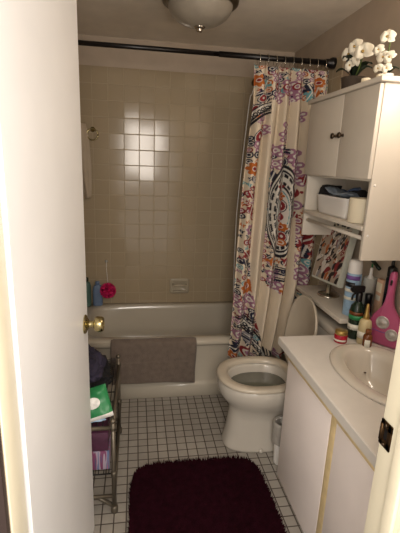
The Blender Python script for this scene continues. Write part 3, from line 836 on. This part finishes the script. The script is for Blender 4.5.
band = vv > FH - .052; C[band] = s2l((.72, .70, .64)); C[(vv > FH - .055) & (vv < FH - .050)] = s2l((.86, .84, .78))
for q in range(16):
    cx, cy = rnd.uniform(.02, FW - .02), FH - rnd.uniform(.02, .045); C[np.hypot((uu - cx) / .011, (vv - cy) / .006) < 1] = PALL['K']
printed_sheet('print', P, C, m_print, fp, 0.001)
MB().lathe([(.060, .0005), (.062, .004), (.056, .010), (.030, .014), (.014, .020), (.012, .070)], (1.060, 2.00, LZ), 36).build('stand', m_chrome, fp)

# ================================================================= ORCHIDS
def orchid(name, label, loc, potr, poth, stems, potm, leaves):
    t = thing(name, label, 'orchid', loc, 'orchids on top of the wall cabinet')
    MB().lathe([(potr * .8, .0005), (potr * .85, .004), (potr, poth - .006), (potr * 1.04, poth), (potr * .95, poth), (potr * .92, poth - .01), (.001, poth - .012)], loc, 28).build('pot', potm, t)
    bx, by, bz = loc
    for (ang, ln, up) in leaves:
        pts = []; mb = MB(); rings = []
        for i in range(9):
            s_ = i / 8; p = Vector((bx + math.cos(ang) * ln * s_, by + math.sin(ang) * ln * s_, bz + poth - .01 + up * math.sin(s_ * 2.2)))
            wd = .018 * math.sin(PI * min(1, s_ * .92 + .06)) + .002; side = Vector((-math.sin(ang), math.cos(ang), 0))
            rings.append([p - side * wd + Vector((0, 0, .004)), p - Vector((0, 0, .002)), p + side * wd + Vector((0, 0, .004)), p + Vector((0, 0, .001))])
        mb.loft(rings).build('leaf', m_leaf, t)
    for st in stems:
        pts = [Vector((bx, by, bz + poth - .012))] + [Vector(p) for p in st['path']]
        MB().tube(pts, .0028, 8).build('stem', m_stem, t)
        for (fx, fy, fz, r_, yaw, roll) in st['flowers']:
            mb = MB(); fm = Matrix.Translation((fx, fy, fz)) @ Matrix.Rotation(yaw, 4, 'Z') @ Matrix.Rotation(PI / 2, 4, 'X') @ Matrix.Rotation(roll, 4, 'Z')
            for k_, (a_, ll, ww, dz) in enumerate(((PI / 2, 1, .42, 0), (PI * 7 / 6, 1, .42, 0), (-PI / 6, 1, .42, 0), (.25, 1.05, .62, .1), (PI - .25, 1.05, .62, .1))):
                rings = []
                for i in range(8):
                    s_ = i / 7; w_ = r_ * ww * math.sin(PI * (s_ * .86 + .10)) + .0005; c_, sn = math.cos(a_), math.sin(a_)
                    cx, cy = c_ * r_ * ll * s_, sn * r_ * ll * s_; h = r_ * (dz + .25 * math.sin(s_ * PI) - .25 * s_ * s_)
                    rings.append([(cx - sn * w_, cy + c_ * w_, h - .12 * w_), (cx, cy, h + .10 * w_), (cx + sn * w_, cy - c_ * w_, h - .12 * w_), (cx, cy, h + .02 * w_ - .001)])
                t_ = MB(); t_.loft(rings); me = bpy.data.meshes.new('t'); t_.bm.to_mesh(me); t_.bm.free(); n0 = bmesh.new(); n0.from_mesh(me); bpy.data.meshes.remove(me); mb.add(n0, fm)
            fl = mb.build('flower', m_petal, t)
            c2 = MB(); c2.ball(Vector((fx, fy, fz)) + (fm.to_3x3() @ Vector((0, 0, r_ * .25))), r_ * .16, seg=10); c2.build('flower_lip', m_gold, fl)
TZP = CZ1 + .0205
Wf = -PI / 2 + .35
orchid('potted_orchid', 'white orchid in a brown pot at the far side of the cabinet top', (.965, 1.835, TZP), .052, .060,
       [dict(path=[(.96, 1.83, 1.93), (.95, 1.81, 1.985), (.94, 1.79, 2.01)], flowers=[(.925, 1.820, 1.985, .037, -.9, 0), (.925, 1.775, 2.005, .034, -1.0, .4), (.93, 1.812, 1.940, .024, -.8, .8)]),
        dict(path=[(.965, 1.80, 1.92), (.95, 1.74, 1.975), (.945, 1.70, 1.985)], flowers=[(.925, 1.700, 1.968, .040, -.9, .2), (.93, 1.748, 1.955, .030, -.9, 1.0)])],
       m_pot, [(2.4, .08, .05), (-2.0, .09, .075), (-1.3, .10, .06), (-.9, .08, .05), (3.6, .09, .09)])
orchid('potted_orchid', 'taller white orchid in a small white pot at the near side of the cabinet top', (.985, 1.615, TZP), .030, .035,
       [dict(path=[(.98, 1.61, 1.91), (.975, 1.60, 1.96), (.965, 1.575, 2.01)], flowers=[(.945, 1.570, 1.990, .029, -.8, 0), (.945, 1.620, 1.958, .022, -.9, .5), (.95, 1.590, 1.925, .026, -.8, .2), (.95, 1.545, 1.915, .024, -.9, .9), (.95, 1.615, 1.890, .020, -.9, .3), (.95, 1.555, 1.878, .020, -.8, .6)])],
       m_white, [(2.2, .05, .03), (-.9, .05, .03)])
cn = thing('tealight_candle', 'small cream tealight on the cabinet top edge beside the orchids', 'candle', (.915, 1.635, TZP), 'tealights on the cabinet top')
MB().lathe([(.017, .0005), (.018, .002), (.018, .018), (.016, .019), (.001, .018)], (.915, 1.635, TZP), 20).build('wax', m_cream, cn)
MB().tube([(.915, 1.635, TZP + .017), (.915, 1.635, TZP + .025)], .0012, 6).build('wick', m_black, cn)
cn = thing('tealight_candle', 'small cream tealight nearest the near corner of the cabinet top', 'candle', (.925, 1.545, TZP), 'tealights on the cabinet top')
MB().lathe([(.017, .0005), (.018, .002), (.018, .016), (.016, .017), (.001, .016)], (.925, 1.545, TZP), 20).build('wax', m_cream, cn)
MB().tube([(.925, 1.545, TZP + .015), (.925, 1.545, TZP + .023)], .0012, 6).build('wick', m_black, cn)
# ================================================================= VANITY
VZ = .738; VX = .708; VY1 = 1.602; VY0 = .70
van = thing('vanity_cabinet', 'white vanity cabinet with oak edge strips at right foreground', 'vanity cabinet', (.9, 1.15, 0))
B(VX, XR - .001, VY1 - .018, VY1, .001, VZ - .038).build('side_panel', m_van, van)
B(VX, XR - .001, VY0, VY0 + .018, .001, VZ - .038).build('side_panel', m_van, van)
B(VX + .02, XR - .001, VY0 + .018, VY1 - .018, .06, .075).build('bottom_panel', m_van, van)
B(VX - .002, VX + .018, VY0, VY1 - .0005, .628, VZ - .038).build('top_rail', m_van, van)
B(VX - .004, VX + .018, VY0, VY1 - .001, .001, .06).build('toe_board', m_van, van)
for y0, y1 in ((1.176, VY1 - .002), (.72, 1.134)):
    dr = B(VX - .016, VX - .0025, y0, y1, .012, .640, .002).build('door', m_van, van)
    B(VX - .020, VX - .0025, y0, y1, .641, .662, .003).build('finger_strip', m_oak, dr)
B(VX - .0155, VX + .0, 1.1355, 1.1745, .012, .662, .003).build('stile', m_oak, van)
# worktop with the sink hole
SCX, SCY, SRX, SRY = .945, 1.265, .185, .258
ct = MB(); n = 72
def ell(rx_, ry_, z, cx=SCX, cy=SCY, e=2.15):
    return [(cx + rx_ * math.copysign(abs(math.cos(q)) ** (2 / e), math.cos(q)), cy + ry_ * math.copysign(abs(math.sin(q)) ** (2 / e), math.sin(q)), z) for q in [2 * PI * k_ / n for k_ in range(n)]]
def rect(d, z):
    out = []
    x0, x1, y0, y1 = .650 + d, XR - .001 - d, VY0 + d, 1.640 - d
    for k_ in range(n):
        q = 2 * PI * k_ / n; dx, dy = math.cos(q), math.sin(q)
        ts = []
        if dx > 1e-9: ts.append((x1 - SCX) / dx)
        if dx < -1e-9: ts.append((x0 - SCX) / dx)
        if dy > 1e-9: ts.append((y1 - SCY) / dy)
        if dy < -1e-9: ts.append((y0 - SCY) / dy)
        tt = min(ts); out.append([SCX + dx * tt, SCY + dy * tt, z])
    for cxn, cyn in ((x0, y0), (x0, y1), (x1, y0), (x1, y1)):
        i = min(range(n), key=lambda i: (out[i][0] - cxn) ** 2 + (out[i][1] - cyn) ** 2); out[i] = [cxn, cyn, z]
    return out
ct.loft([ell(SRX - .02, SRY - .02, VZ - .038), rect(.002, VZ - .038), rect(0, VZ - .036), rect(0, VZ - .003), rect(.003, VZ), ell(SRX - .02, SRY - .02, VZ), ell(SRX - .02, SRY - .02, VZ - .038)], False, False)
tag(ct.build('countertop', m_counter, loc=(.9, 1.2, VZ - .038), smooth=False), 'pale laminate countertop on the white vanity cabinet', 'countertop')
sk = thing('sink', 'oval cream drop-in sink set in the vanity countertop', 'sink', (SCX, SCY, VZ))
MB().loft([ell(SRX - .003, SRY - .003, VZ + .0005), ell(SRX, SRY, VZ + .005), ell(SRX - .006, SRY - .006, VZ + .012), ell(SRX - .020, SRY - .020, VZ + .015), ell(SRX - .050, SRY - .054, VZ + .012),
           ell(SRX - .060, SRY - .064, VZ + .004), ell(SRX - .068, SRY - .073, VZ - .025), ell(SRX - .085, SRY - .10, VZ - .085), ell(SRX - .11, SRY - .15, VZ - .125), ell(.03, .04, VZ - .145)], False, True).build('basin', m_sink, sk)
MB().lathe([(.022, 0), (.023, .003), (.018, .005), (.001, .004)], (SCX, SCY, VZ - .145), 24).build('drain', m_chrome, sk)
MB().lathe([(.006, 0), (.006, .001), (.001, .0015)], (SCX + .02, SCY + .155, VZ - .078), 14).build('overflow_hole', m_nickel, sk)
# backsplash
#struct('trim_8', B(XR - .016, XR, VY0, 1.515, VZ, VZ + .085, .003), m_counter)

# ================================================================= THINGS ON THE COUNTER
def item(name, label, cat, x, y, z=VZ): return thing(name, label, cat, (x, y, z + .0005))
def cylp(prof, x, y, z, n=28, **k): return MB().lathe(prof, (x, y, z), n, **k)
def wrap(x, y, r_, z0, z1, a0=PI * .6, a1=PI * 1.6, n=20):
    """label wrapped round a bottle, facing the room"""
    ring = lambda z, rr_: [(x + rr_ * math.cos(a0 + (a1 - a0) * i / n), y + rr_ * math.sin(a0 + (a1 - a0) * i / n), z) for i in range(n + 1)]
    mb = MB(); mb.loft([ring(z0, r_), ring(z0, r_ + .0008), ring(z1, r_ + .0008), ring(z1, r_)], False, False, False); return mb
x, y = .916, 1.565
t = item('cream_jar', 'small red jar with a gold lid at the far front corner of the counter', 'jar', x, y)
cylp([(.027, .0005), (.029, .004), (.029, .034), (.027, .038)], x, y, VZ).build('glass', m_red, t)
wrap(x, y, .0293, VZ + .010, VZ + .018).build('label_band', m_label, t)
cylp([(.027, .038), (.028, .041), (.028, .053), (.026, .056), (.001, .056)], x, y, VZ).build('lid', m_gold, t)

x, y = 1.030, 1.712; VZs = VZ; VZ = LZ - .0
t = item('spray_can', 'tall pale blue spray can with white cap behind the green bottle', 'spray can', x, y, LZ)
cylp([(.033, .0005), (.035, .004), (.035, .200), (.031, .212), (.027, .216)], x, y, VZ).build('can', m_lblue, t)
cylp([(.031, .208), (.033, .212), (.031, .262), (.026, .272), (.010, .275), (.001, .275)], x, y, VZ).build('cap', m_white, t)
wrap(x, y, .0353, VZ + .180, VZ + .200).build('purple_band', m_purple, t)
wrap(x, y, .0353, VZ + .120, VZ + .135).build('white_band', m_label, t)
wrap(x, y, .0353, VZ + .145, VZ + .168, PI * .9, PI * 1.4).build('dark_lettering', m_dark, t)
wrap(x, y, .0353, VZ + .080, VZ + .095).build('white_band', m_label, t)
VZ = VZs

x, y = 1.005, 1.608
t = item('spray_bottle', 'dark green bottle with black trigger top and white label behind the red jar', 'spray bottle', x, y)
cylp([(.030, .0005), (.033, .005), (.033, .130), (.029, .155), (.015, .172), (.012, .182)], x, y, VZ).build('bottle', m_dgreen, t)
wrap(x, y, .0333, VZ + .045, VZ + .072).build('label', m_label, t)
wrap(x, y, .0333, VZ + .095, VZ + .115).build('green_band', m_green, t)
wrap(x, y, .0333, VZ + .116, VZ + .132).build('amber_band', m_amber, t)
mb = cylp([(.014, .178), (.015, .182), (.015, .215), (.010, .222)], x, y, VZ)
mb.box(x - .040, x + .022, y - .010, y + .010, VZ + .220, VZ + .252, .006)
mb.box(x - .046, x - .038, y - .006, y + .006, VZ + .228, VZ + .244, .002)
mb.tube([(x - .018, y, VZ + .222), (x - .032, y, VZ + .205), (x - .034, y, VZ + .185)], .005, 8); mb.build('trigger_head', m_blackp, t)

x, y = 1.014, 1.544
t = item('lotion_bottle', 'cream bottle with a gold pointed cap behind the small amber bottle', 'bottle', x, y)
cylp([(.026, .0005), (.028, .004), (.028, .090), (.025, .108), (.014, .118)], x, y, VZ).build('bottle', m_creamb, t)
wrap(x, y, .0283, VZ + .030, VZ + .060).build('label', m_label, t)
cylp([(.014, .116), (.014, .132), (.010, .142), (.008, .170), (.006, .186), (.001, .188)], x, y, VZ).build('cap', m_gold, t)

x, y = 1.000, 1.490
t = item('amber_bottle', 'small amber bottle with a pale label at the front of the bottles', 'bottle', x, y)
cylp([(.018, .0005), (.020, .003), (.020, .055), (.017, .064), (.011, .068)], x, y, VZ).build('bottle', m_amber, t)
wrap(x, y, .0203, VZ + .008, VZ + .046, PI * 1.15, PI * 1.5).build('label', m_label, t)
cylp([(.013, .066), (.013, .086), (.011, .089), (.001, .089)], x, y, VZ).build('cap', m_amber, t)

x, y = 1.060, 1.618
t = item('dark_bottle', 'dark navy bottle with a teal label beside the pink holder', 'bottle', x, y)
cylp([(.017, .0005), (.019, .004), (.019, .150), (.016, .160)], x, y, VZ).build('bottle', m_dark, t)
cylp([(.0165, .158), (.0165, .205), (.014, .210), (.001, .210)], x, y, VZ).build('cap', m_blackp, t)
wrap(x, y, .0193, VZ + .110, VZ + .124).build('label', m_teal, t)

# pink holder: paddle with a long neck
t = item('pink_container', 'glossy pink paddle-shaped container with two clear round windows', 'container', 1.078, 1.495)
U = Vector((.6, -.8, 0)).normalized(); V_ = Vector((.0, .08, 1)).normalized(); V_ = (V_ - U * V_.dot(U)).normalized()
half = [(.052, 0), (.068, .006), (.075, .028), (.074, .065), (.068, .105), (.056, .135), (.038, .160), (.024, .180), (.017, .205), (.0135, .24), (.0135, .30), (.0135, .322), (.010, .334), (.004, .339)]
out = [(.0 + a_, b_) for a_, b_ in half] + [(-a_, b_) for a_, b_ in half[::-1]]
O2 = Vector((1.084, 1.511, VZ + .001))
mb = MB(); Wv = U.cross(V_).normalized()
if Wv.y > 0: Wv = -Wv
def pr2(sc, w_):
    return [O2 + U * (a_ * sc) + V_ * (.11 + (b_ - .11) * (sc if b_ < .16 else 1)) + Wv * w_ for a_, b_ in out]
mb.loft([pr2(.90, -.024), pr2(1, -.018), pr2(1, -.004), pr2(.95, .004), pr2(.86, .008)]); mb.build('body', m_pink, t, angle=60)
mb = MB(); slab(mb, O2 + V_ * .292 + Wv * .0065, U, V_, [(-.0035, -.012), (.0035, -.012), (.0045, 0), (.0035, .012), (-.0035, .012), (-.0045, 0)], .004 if U.cross(V_).dot(Wv) > 0 else -.004); mb.build('hang_hole', m_black, t)
def disc(u, v, r_):
    mb = MB(); c_ = O2 + U * u + V_ * v + Wv * .006; rings = []
    for rr_, h in ((r_, 0), (r_, .004), (r_ * .88, .007), (r_ * .8, .005), (r_ * .5, .009), (.001, .010)):
        rings.append([c_ + (U * math.cos(q) + V_ * math.sin(q)) * rr_ + Wv * h for q in [2 * PI * k_ / 32 for k_ in range(32)]])
    return mb.loft(rings)
disc(-.008, .108, .029).build('round_window', m_disc, t)
disc(.038, .062, .027).build('round_window', m_disc, t)
mb = MB().tube([O2 + U * (-.072 + .144 * i / 12) + V_ * (.072 - .008 * math.sin(PI * i / 12)) + Wv * .0085 for i in range(13)], .0018, 6); mb.build('seam', m_purple, t)

x, y = 1.117, 1.563
t = item('pump_bottle', 'dark pump bottle with black pump head behind the pink container', 'pump bottle', x, y)
cylp([(.018, .0005), (.020, .004), (.020, .275), (.018, .30), (.014, .31)], x, y, VZ).build('bottle', m_dark, t)
mb = cylp([(.018, .307), (.019, .312), (.019, .348), (.012, .354), (.008, .356), (.007, .382), (.012, .386), (.012, .396), (.001, .398)], x, y, VZ)
mb.tube([(x, y, VZ + .392), (x - .02, y + .02, VZ + .393), (x - .034, y + .036, VZ + .386)], [.007, .006, .004], 8); mb.build('pump_head', m_blackp, t)

t = item('storage_box', 'peach cardboard box standing against the wall behind the bottles', 'box', 1.119, 1.615)
B(1.108, 1.130, 1.600, 1.647, VZ + .001, VZ + .275, .003).build('carton', m_peach, t)
B(1.1065, 1.108, 1.606, 1.640, VZ + .175, VZ + .20, .0003).build('label', m_label, t)
B(1.1065, 1.108, 1.604, 1.643, VZ + .215, VZ + .26, .0003).build('label', m_cream, t)
x, y = 1.100, 1.690; VZ = LZ
t = item('plastic_tumbler', 'clear plastic tumbler holding a white bottle at the back of the counter', 'tumbler', x, y, LZ)
MB().lathe([(.022, .0005), (.024, .004), (.032, .19), (.033, .192), (.031, .190), (.0225, .006)], (x, y, VZ), 28, caps=(True, False)).build('cup', m_clear, t)
t = item('white_dropper_bottle', 'small white bottle with nozzle standing in the clear tumbler', 'bottle', x, y, VZ + .005)
cylp([(.016, .004), (.017, .01), (.018, .180), (.012, .195), (.008, .200), (.007, .235), (.001, .238)], x, y, VZ + .003).build('bottle', m_white, t)
t = thing('toothbrush', 'green-tipped brush leaning out of the clear tumbler', 'brush', (x + .01, y, VZ + .01))
MB().tube([(x + .012, y + .012, VZ + .03), (x + .014, y + .020, VZ + .255)], .0045, 8).build('handle', m_green, t)
mb = MB().tube([(x + .014, y + .028, VZ + .272), (x + .010, y - .045, VZ + .245)], .009, 10); mb.build('brush_head', m_dgreen, t)

VZ = VZs
# ================================================================= RACK BEHIND THE DOOR
RX0, RX1, RY0, RY1 = -.40, -.096, 1.478, 2.015
rk = thing('shelf_rack', 'grey metal tube rack behind the open door on the left', 'rack', (-.25, 1.75, 0))
for (x, y, top) in ((RX1, RY0, .452), (RX1, RY1, .47), (RX0, RY0, .452), (RX0, RY1, .47)):
    lg_ = MB().tube([(x, y, .02), (x, y, top)], .0095, 14).build('leg', m_pewter, rk)
    MB().lathe([(.015, .001), (.016, .006), (.0155, .030), (.011, .034)], (x, y, 0), 18).build('foot', m_pewter, lg_)
    MB().ball((x, y, top + .005), .0125).build('finial', m_pewter, lg_)
    for z in (.20, .425): MB().lathe([(.0095, -.012), (.0125, -.010), (.0125, .010), (.0095, .012)], (x, y, z), 16).build('collar', m_pewter, lg_)
for z in (.085, .425):
    for y in (RY0, RY1): MB().tube([(RX0, y, z), (RX1, y, z)], .0085, 12).build('rail', m_pewter, rk)
    for x in (RX0, RX1): MB().tube([(x, RY0, z), (x, RY1, z)], .0085, 12).build('rail', m_pewter, rk)
MB().tube([(RX1, RY0, .03), (RX1 - .07, RY0 + .02, .062), (RX0 + .1, RY0 + .03, .068), (RX0, RY0, .03)], .0095, 10).build('rail', m_pewter, rk)
for z in (.200, .426):
    mb = MB()
    for i in range(15):
        x = RX0 + (RX1 - RX0) * i / 14; mb.tube([(x, RY0, z), (x, RY1, z)], .002, 6)
    for y in (RY0, RY1, (RY0 + RY1) / 2): mb.tube([(RX0, y, z), (RX1, y, z)], .003, 6)
    mb.build('wire_shelf', m_black, rk)
# goods on the rack
mb = MB().box(-.385, -.115, 1.500, 1.70, .2045, .295, .003)
tag(mb.build('carton', m_stripe, loc=(-.25, 1.6, .204)), 'striped pink and blue carton on the middle shelf of the rack', 'carton', 'cartons stacked in the rack')
mb = MB().box(-.39, -.118, 1.502, 1.70, .296, .385, .003)
tag(mb.build('carton', m_maroonb, loc=(-.25, 1.6, .296)), 'maroon carton stacked on the striped one in the rack', 'carton', 'cartons stacked in the rack')
def heap(c, s, seed, mm, name, label, cat):
    mb = MB(); t_ = bmesh.new(); bmesh.ops.create_icosphere(t_, subdivisions=5, radius=1)
    for v in t_.verts:
        p = v.co.copy(); n_ = noise.noise(p * 1.6 + Vector((seed, 0, 0))) * .22 + abs(noise.noise(p * 3.2 + Vector((seed, 3, 0)))) * .26 + noise.noise(p * 7 + Vector((0, seed, 0))) * .06
        v.co = p * (.86 + n_); v.co.z = max(v.co.z, -.72)
    zb = c[2]; mb.add(t_, Matrix.Translation((c[0], c[1], zb + .72 * s[2])) @ Matrix.Diagonal((*s, 1)))
    return tag(mb.build(name, mm, loc=(c[0], c[1], zb)), label, cat)
heap((-.225, 1.80, .431), (.105, .15, .085), 1.0, m_blackcloth, 'folded_garment', 'black garment heaped on the rack behind the green pack', 'clothing')
heap((-.225, 1.66, .555), (.085, .10, .085), 4.0, m_navy, 'crumpled_towel', 'navy towel crumpled on top of the rack heap', 'towel')
# green pack: pillow bag leaning on the heap
gp = thing('wipes_pack', 'green and white soft pack on the top shelf of the rack', 'pack', (-.20, 1.53, .432))
mb = MB(); rings = []
gU = Vector((1, .05, .28)).normalized(); gV = Vector((-.25, .42, 1)); gV = (gV - gU * gV.dot(gU)).normalized(); gW = gU.cross(gV)
if gW.y > 0: gW = -gW
gO = Vector((-.185, 1.535, .500))
NG = 22
def gpt(u, v, sgn): 
    e_ = max(0, (1 - abs(u) ** 4) * (1 - abs(v) ** 4)) ** .6
    return gO + gU * (u * .076) + gV * (v * .068) + gW * (sgn * (.022 * e_ + .001) + .016 * noise.noise(Vector((u * 2.2, v * 2.2, sgn))) * e_)
for sgn, nm in ((1, 'front'), (-1, 'back')):
    vs = [[mb.bm.verts.new(gpt(-1 + 2 * i / NG, -1 + 2 * j / NG, sgn)) for j in range(NG + 1)] for i in range(NG + 1)]
    for i in range(NG):
        for j in range(NG):
            f = mb.bm.faces.new((vs[i][j], vs[i + 1][j], vs[i + 1][j + 1], vs[i][j + 1])); u, v = -1 + 2 * (i + .5) / NG, -1 + 2 * (j + .5) / NG
            f.material_index = 1 if v < -.72 else 0
bmesh.ops.remove_doubles(mb.bm, verts=mb.bm.verts[:], dist=.0022)
mb.build('wrapper', [m_green, m_white], gp)
mb = MB(); rr_ = []
for sc in (1.0, .92, .5, .02):
    rr_.append([gpt(.12 + .40 * sc * math.cos(q), .10 + .34 * sc * math.sin(q), 1) + gW * (.0015 + .004 * (1 - sc)) for q in [2 * PI * k_ / 28 for k_ in range(28)]])
mb.loft(rr_, False, True).build('lid_flap', m_white, gp)
heap((-.20, 1.535, .4295), (.085, .035, .022), 9.0, m_lblue, 'crumpled_packet', 'pale blue crumpled packet under the green pack', 'packet')
# black mesh pouch hanging on the far end of the rack
mb = MB()
for i in range(13):
    z = .345 + .011 * i; mb.tube([(-.160 + .005 * k_, 1.985 - .008 * math.sin(k_ * .6), z) for k_ in range(11)], .0012, 4)
for k_ in range(11):
    mb.tube([(-.160 + .005 * k_, 1.985 - .008 * math.sin(k_ * .6), .345 + .0132 * q) for q in range(11)], .0012, 4)
tag(mb.build('mesh_pouch', m_black, loc=(-.13, 1.985, .345)), 'black mesh pouch hanging at the far end of the rack', 'pouch')

# ================================================================= MAROON RUG
rx0, rx1, ry0, ry1 = -.030, .618, .90, 1.738
rings = [srect(rx0, rx1, ry0, ry1, .001, 7, 96), srect(rx0, rx1, ry0, ry1, .008, 7, 96), srect(rx0 + .008, rx1 - .008, ry0 + .008, ry1 - .008, .014, 7, 96)]
rug = thing('bath_rug', 'deep maroon shaggy bath rug on the tiled floor', 'rug', (.29, 1.33, 0))
MB().loft(rings).build('backing', m_rug, rug)
rng = np.random.default_rng(3); N = 26000
px = rng.uniform(rx0, rx1, N); py = rng.uniform(ry0, ry1, N)
u = np.abs((px - (rx0 + rx1) / 2) / ((rx1 - rx0) / 2)); v = np.abs((py - (ry0 + ry1) / 2) / ((ry1 - ry0) / 2))
keep = (u ** 7 + v ** 7) < 1; px, py, u, v = px[keep], py[keep], u[keep], v[keep]; N = len(px)
hgt = (.018 + .006 * rng.random(N)); lean = rng.normal(0, .0035, (N, 2))
lean[:, 0] += np.where(u > .97, np.sign(px - .29) * .007, 0); lean[:, 1] += np.where(v > .975, np.sign(py - 1.33) * .007, 0)
ang = rng.uniform(0, 2 * PI, N); V3 = np.zeros((N, 4, 3))
for k_ in range(3):
    V3[:, k_, 0] = px + .0032 * np.cos(ang + k_ * 2.094); V3[:, k_, 1] = py + .0032 * np.sin(ang + k_ * 2.094); V3[:, k_, 2] = .010
V3[:, 3, 0] = px + lean[:, 0]; V3[:, 3, 1] = py + lean[:, 1]; V3[:, 3, 2] = .010 + hgt * .75
V3 -= np.array([.29, 1.33, 0])
base = np.arange(N)[:, None] * 4
F = np.concatenate([base + np.array([[0, 1, 3]]), base + np.array([[1, 2, 3]]), base + np.array([[2, 0, 3]])], 0)
me = bpy.data.meshes.new('pile'); me.vertices.add(N * 4); me.vertices.foreach_set('co', V3.astype(np.float32).ravel())
me.loops.add(F.size); me.loops.foreach_set('vertex_index', F.ravel().astype(np.int32)); me.polygons.add(len(F))
me.polygons.foreach_set('loop_start', np.arange(0, F.size, 3, dtype=np.int32)); me.polygons.foreach_set('loop_total', np.full(len(F), 3, dtype=np.int32))
me.update(calc_edges=True); me.materials.append(m_rug)
o = bpy.data.objects.new('pile', me); COL.objects.link(o); o.parent = rug; tag(o, kind='stuff')
